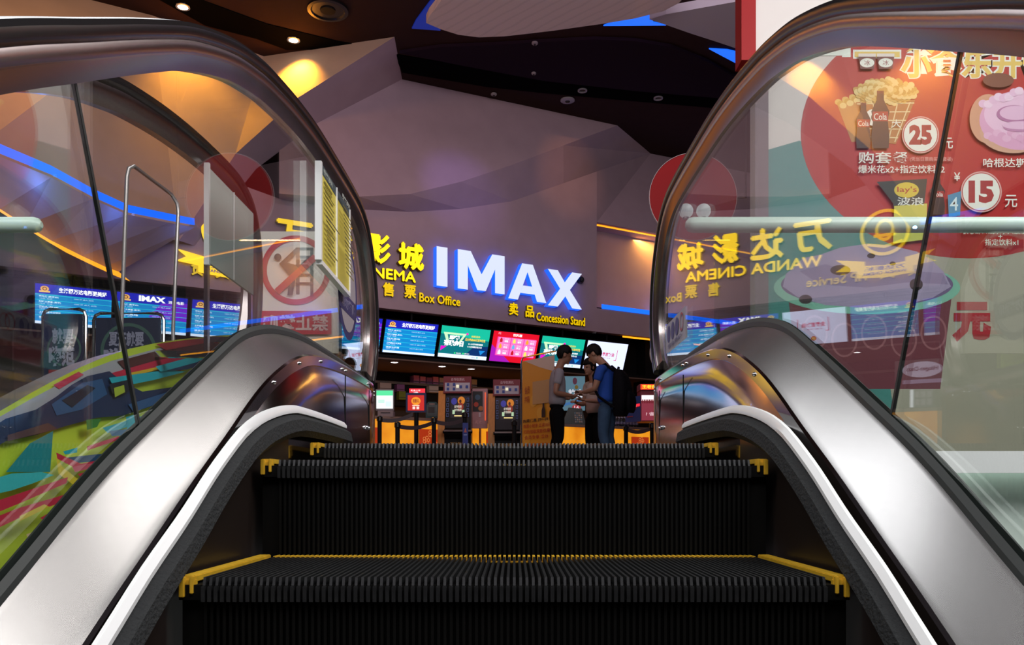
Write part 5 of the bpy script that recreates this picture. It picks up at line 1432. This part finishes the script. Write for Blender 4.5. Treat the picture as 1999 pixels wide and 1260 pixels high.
# ------------------------------------------------------------------ people
def skin_mesh(chains, extra=None, voxel=None, sub=1, smooth_it=0):
    """chains: list of [(x,y,z,r), ...]; each chain grown as a tapering skin; joined, then optionally fused"""
    bm = bmesh.new()
    parts = []
    for ch in chains:
        me = bpy.data.meshes.new('tmp')
        me.from_pydata([c[:3] for c in ch], [(i, i + 1) for i in range(len(ch) - 1)], [])
        o = bpy.data.objects.new('tmp', me); COL.objects.link(o)
        md = o.modifiers.new('s', 'SKIN'); md.use_smooth_shade = True
        for v, c in zip(me.skin_vertices[0].data, ch):
            rr_ = c[3] if isinstance(c[3], tuple) else (c[3], c[3])
            v.radius = rr_
        me.skin_vertices[0].data[0].use_root = True
        ss = o.modifiers.new('u', 'SUBSURF'); ss.levels = 2; ss.render_levels = 2
        dg = bpy.context.evaluated_depsgraph_get()
        m2 = bpy.data.meshes.new_from_object(o.evaluated_get(dg))
        bm.from_mesh(m2)
        bpy.data.objects.remove(o); bpy.data.meshes.remove(me); bpy.data.meshes.remove(m2)
    if extra:
        extra(bm)
    me = bpy.data.meshes.new('tmp'); bm.to_mesh(me); bm.free()
    if voxel:
        o = bpy.data.objects.new('tmp', me); COL.objects.link(o)
        r_ = o.modifiers.new('r', 'REMESH'); r_.mode = 'VOXEL'; r_.voxel_size = voxel; r_.use_smooth_shade = True
        sm = o.modifiers.new('m', 'SMOOTH'); sm.factor = .5; sm.iterations = 2 + smooth_it
        dg = bpy.context.evaluated_depsgraph_get()
        m2 = bpy.data.meshes.new_from_object(o.evaluated_get(dg))
        bpy.data.objects.remove(o); bpy.data.meshes.remove(me); me = m2
    return me
def place(me, name, parent, m):
    me.name = name; me.materials.clear(); me.materials.append(m)
    for p_ in me.polygons: p_.use_smooth = True
    o = bpy.data.objects.new(name, me); COL.objects.link(o); o.parent = parent
    return o
def ellipsoid(bm, c, r, rot=None, seg=20):
    M = Matrix.Translation(c) @ (rot.to_4x4() if rot is not None else Matrix()) @ Matrix.Diagonal((*r, 1))
    bmesh.ops.create_uvsphere(bm, u_segments=seg, v_segments=14, radius=1, matrix=M)
def person(label, loc, rz, h, skin, shirt, trousers, shoe, hair, bow=20, arms=None, build=1.0, hips=0.0, fem=False):
    """local frame: +y is where the person faces, +x their right side"""
    t = thing('person', label, 'person', loc, None, rz)
    k = h / 1.72
    t.scale = (k, k, k)
    b = math.radians(bow)
    nb = Vector((0, .02, 1.44)); hd = nb + Vector((0, math.sin(b) * .19 + .03, math.cos(b) * .17 + .01))
    R = Matrix.Rotation(-b, 3, 'X')
    ch = [[(0, -.01, .95, (.15 * build, .105)), (0, 0, 1.12, (.135 * build, .10)), (0, 0, 1.30, (.155 * build, .105)), (0, 0, 1.40, (.10, .075)), (nb.x, nb.y, nb.z, (.055, .055)), (hd.x, hd.y - .02, hd.z - .03, (.055, .06))]]
    arms = arms or {}
    sh = []
    for s, key in ((-1, 'L'), (1, 'R')):
        S_ = Vector((s * .175 * build, 0, 1.385)); E_, W_, H_ = [Vector(v) for v in arms[key]]
        ch.append([(s * .06, 0, 1.38, .07), (S_.x, S_.y, S_.z, .056), (*S_.lerp(E_, .5), .047), (*E_, .040), (*E_.lerp(W_, .4), .038), (*W_, .026)])
        sh.append([(s * .05, 0, 1.375, .075), (S_.x, S_.y, S_.z + .005, .066), (*S_.lerp(E_, .45), .062), (*S_.lerp(E_, .66), .062)])
        f_ = (H_ - W_).normalized(); side = Vector((1, 0, 0)) * -s; side = (side - f_ * side.dot(f_)).normalized(); dn = f_.cross(side).normalized()
        if dn.z > 0: dn = -dn
        ch.append([(*W_, .024), (*(W_ + f_ * .035), (.036, .020)), (*(W_ + f_ * .085), (.040, .017))])
        for q_, (off, ln) in enumerate(((-.030, .062), (-.010, .074), (.011, .070), (.030, .054))):
            b0 = W_ + f_ * .07 + side * off; b1 = b0 + f_ * ln * .5 + dn * .006; b2 = b1 + f_ * ln * .28 + dn * ln * .38; b3 = b2 + dn * ln * .30 - f_ * ln * .05
            ch.append([(*b0, .0095), (*b1, .0088), (*b2, .0080), (*b3, .0068)])
        th = W_ + f_ * .025 + side * .030
        ch.append([(*th, .012), (*(th + side * .022 + f_ * .026), .0105), (*(th + side * .020 + f_ * .058 + dn * .012), .0085)])
        ch.append([(s * .085, -.01, .93, .085), (s * .095, .01, .52, .055), (s * .095, -.02, .48, .052), (s * .095, -.03, .30, .050), (s * .095, -.02, .09, .035)])
        ch.append([(s * .095, -.04, .05, .034), (s * .10, .06, .04, .036), (s * .105, .15, .03, .028)])
    def head(bm):
        ellipsoid(bm, hd + R @ Vector((0, -.010, .035)), (.074, .092, .098), R)
        ellipsoid(bm, hd + R @ Vector((0, .022, -.030)), (.056, .062, .078), R)
        ellipsoid(bm, hd + R @ Vector((0, .070, -.082)), (.026, .018, .018), R)
        ellipsoid(bm, hd + R @ Vector((0, .090, -.012)), (.013, .022, .026), R)
        ellipsoid(bm, hd + R @ Vector((0, .082, -.052)), (.024, .010, .008), R)
        ellipsoid(bm, hd + R @ Vector((0, .074, .030)), (.052, .012, .010), R)
        for s in (-1, 1):
            ellipsoid(bm, hd + R @ Vector((s * .074, -.008, -.004)), (.010, .020, .032), R, 12)
    place(skin_mesh(ch, head, .0075), 'body', t, skin)
    for s in (-1, 1):
        mb = MB(); c_ = hd + R @ Vector((s * .031, .078, .012)); mb.ball(c_, (.012, .008, .008), mat('eye_dark', (.02, .015, .012), .3), 10, 8); mb.build('eye', None, True).parent = t
    # shirt
    sc = [[(0, -.01, .93, (.165 * build, .125)), (0, 0, 1.03, (.16 * build, .122)), (0, 0, 1.15, (.152 * build, .118)), (0, 0, 1.30, (.170 * build, .120)), (0, .0, 1.395, (.115, .088)), (0, .01, 1.425, (.066, .064))]] + sh
    place(skin_mesh(sc, None, .011, smooth_it=1), 'shirt', t, shirt)
    tc = [[(0, -.01, 1.00, (.150 * build, .112)), (0, -.01, .90, (.155 * build, .118))]]
    for s in (-1, 1):
        tc.append([(s * .06, -.01, .93, .095), (s * .088, -.01, .84, .096), (s * .095, .012, .52, .070), (s * .095, -.02, .46, .066), (s * .095, -.03, .28, .062), (s * .095, -.025, .075, .060)])
    place(skin_mesh(tc, None, .012), 'trousers', t, trousers)
    for s in (-1, 1):
        place(skin_mesh([[(s * .095, -.055, .045, .040), (s * .098, .02, .045, .044), (s * .105, .11, .036, .042), (s * .107, .165, .030, .030)]], None, .009), 'shoe', t, shoe)
    # hair: cap cut by the hairline
    bm = bmesh.new()
    ellipsoid(bm, (0, 0, 0), (1, 1, 1), None, 40)
    bmesh.ops.subdivide_edges(bm, edges=bm.edges[:], cuts=1)
    rnd = random.Random(3)
    for v in list(bm.verts):
        n_ = v.co.normalized()
        p_ = Vector((n_.x * .083, n_.y * .101 - .012, n_.z * .108 + .040))
        keep = p_.z > (.050 if p_.y > .035 else (-.055 if p_.y < -.03 else .020 - .0)) or (fem and p_.y < .03 and p_.z > -.09)
        if not keep:
            p_ = Vector((n_.x * .058, n_.y * .070 - .012, n_.z * .082 + .030))
        else:
            p_ += n_ * (.001 + rnd.uniform(-.003, .005))
        v.co = hd + R @ p_
    me = bpy.data.meshes.new('hair'); bm.to_mesh(me); bm.free()
    place(me, 'hair', t, hair)
    return t
SK1 = mat('skin_brown', (.30, .14, .085), .5, noise=.1, scale=30); SK2 = mat('skin_tan', (.42, .22, .14), .5, noise=.1, scale=30)
HAIR = mat('black_hair', (.006, .005, .005), .6, bump=.5, scale=120, spec=.15)
GREY = mat('grey_cotton', (.26, .24, .27), .9, bump=.3, scale=40); BLU = mat('blue_cotton', (.012, .075, .42), .85, bump=.3, scale=40)
CREAM = mat('cream_cotton', (.50, .40, .36), .9, bump=.3, scale=40); JEAN = mat('blue_denim', (.035, .085, .17), .85, noise=.4, scale=14); BTR = mat('black_trousers', (.005, .005, .006), .9, spec=.05)
SHOE = mat('dark_shoe', (.02, .02, .02), .5)
D1 = 11.4
x1 = (1088 - CX) / F * D1
person('man in a grey t-shirt and black trousers, looking at the phone in his hand', (x1, D1, 0), math.radians(-82), 1.72, SK1, GREY, BTR, SHOE, HAIR, 14,
       {'L': [(-.215, -.03, 1.11), (-.10, .20, 1.06), (-.07, .30, 1.10)], 'R': [(.215, -.07, 1.10), (.13, .19, 1.07), (.09, .29, 1.12)]})
x2 = (1184 - CX) / F * 11.3
person('man in a blue t-shirt and jeans, bowed head, wearing a black backpack', (x2, 11.3, 0), math.radians(62), 1.76, SK2, BLU, JEAN, SHOE, HAIR, 36,
       {'L': [(-.22, .07, 1.12), (-.09, .29, 1.10), (-.05, .38, 1.13)], 'R': [(.22, .07, 1.12), (.09, .29, 1.11), (.05, .39, 1.15)]}, 1.06)
x3 = (1160 - CX) / F * 12.2
person('person in a cream top and black trousers standing behind the man in blue', (x3, 12.2, 0), math.radians(125), 1.66, SK2, CREAM, BTR, SHOE, HAIR, 12,
       {'L': [(-.21, .03, 1.11), (-.10, .27, 1.12), (-.06, .36, 1.15)], 'R': [(.21, .02, 1.10), (.10, .26, 1.10), (.05, .36, 1.13)]}, .92, fem=True)
# phone of the man in grey
R1 = Matrix.Rotation(math.radians(-82), 3, 'Z')
ph = Vector((x1, D1, 0)) + R1 @ Vector((.01, .40, 1.165))
t = thing('phone', 'white-lit mobile phone held by the man in grey', 'phone', ph)
rt = (R1 @ Matrix.Rotation(math.radians(28), 3, 'X'))
mb = MB(); mb.box(ph, (.075, .155, .009), ink('#222226'), rt); mb.build('case', t, bevel=.002)
mb = MB(); mb.box(ph + rt @ Vector((0, 0, .0052)), (.068, .142, .001), glow('#f4f0f4', 1.2), rt); mb.build('display', t)
# backpack on the man in blue
R2 = Matrix.Rotation(math.radians(62), 3, 'Z'); o2 = Vector((x2, 11.3, 0))
t = thing('backpack', 'large black backpack on the back of the man in blue', 'backpack', o2 + R2 @ Vector((0, -.25, .9)))
def bag_geo(w_, dp, z0, z1, y0):
    rows = []
    for i in range(13):
        s = i / 12; z = z0 + (z1 - z0) * s; kx = (math.sin(math.pi * min(max(s * .86 + .1, 0), 1))) ** .35
        rows.append([o2 + R2 @ Vector((w_ * kx * math.copysign(abs(math.cos(a)) ** .55, math.cos(a)), y0 - dp * kx * (.5 + .5 * math.copysign(abs(math.sin(a)) ** .55, math.sin(a))), z)) for a in [2 * math.pi * q_ / 24 for q_ in range(24)]])
    return rows
BAG = mat('black_nylon', (.005, .005, .007), .8, bump=.4, scale=60, spec=.1)
mb = MB(); mb.loft(bag_geo(.175, .20, .80, 1.40, -.125), BAG, True, True); mb.build('main_body', t, True)
mb = MB(); mb.loft(bag_geo(.13, .07, .84, 1.12, -.31), BAG, True, True); mb.build('front_pocket', t, True)
for s in (-1, 1):
    mb = MB(); mb.tube([o2 + R2 @ Vector(v) for v in ((s * .10, -.14, 1.38), (s * .115, -.03, 1.475), (s * .12, .08, 1.44), (s * .125, .135, 1.33), (s * .15, .125, 1.18), (s * .175, .04, 1.05), (s * .165, -.10, .95), (s * .14, -.17, .90))], .017, BAG, 8); mb.build('strap', t, True)
mb = MB(); mb.tube([o2 + R2 @ Vector(v) for v in ((-.03, -.16, 1.39), (-.02, -.17, 1.44), (.02, -.17, 1.44), (.03, -.16, 1.39))], .009, BAG, 8); mb.build('carry_loop', t, True)
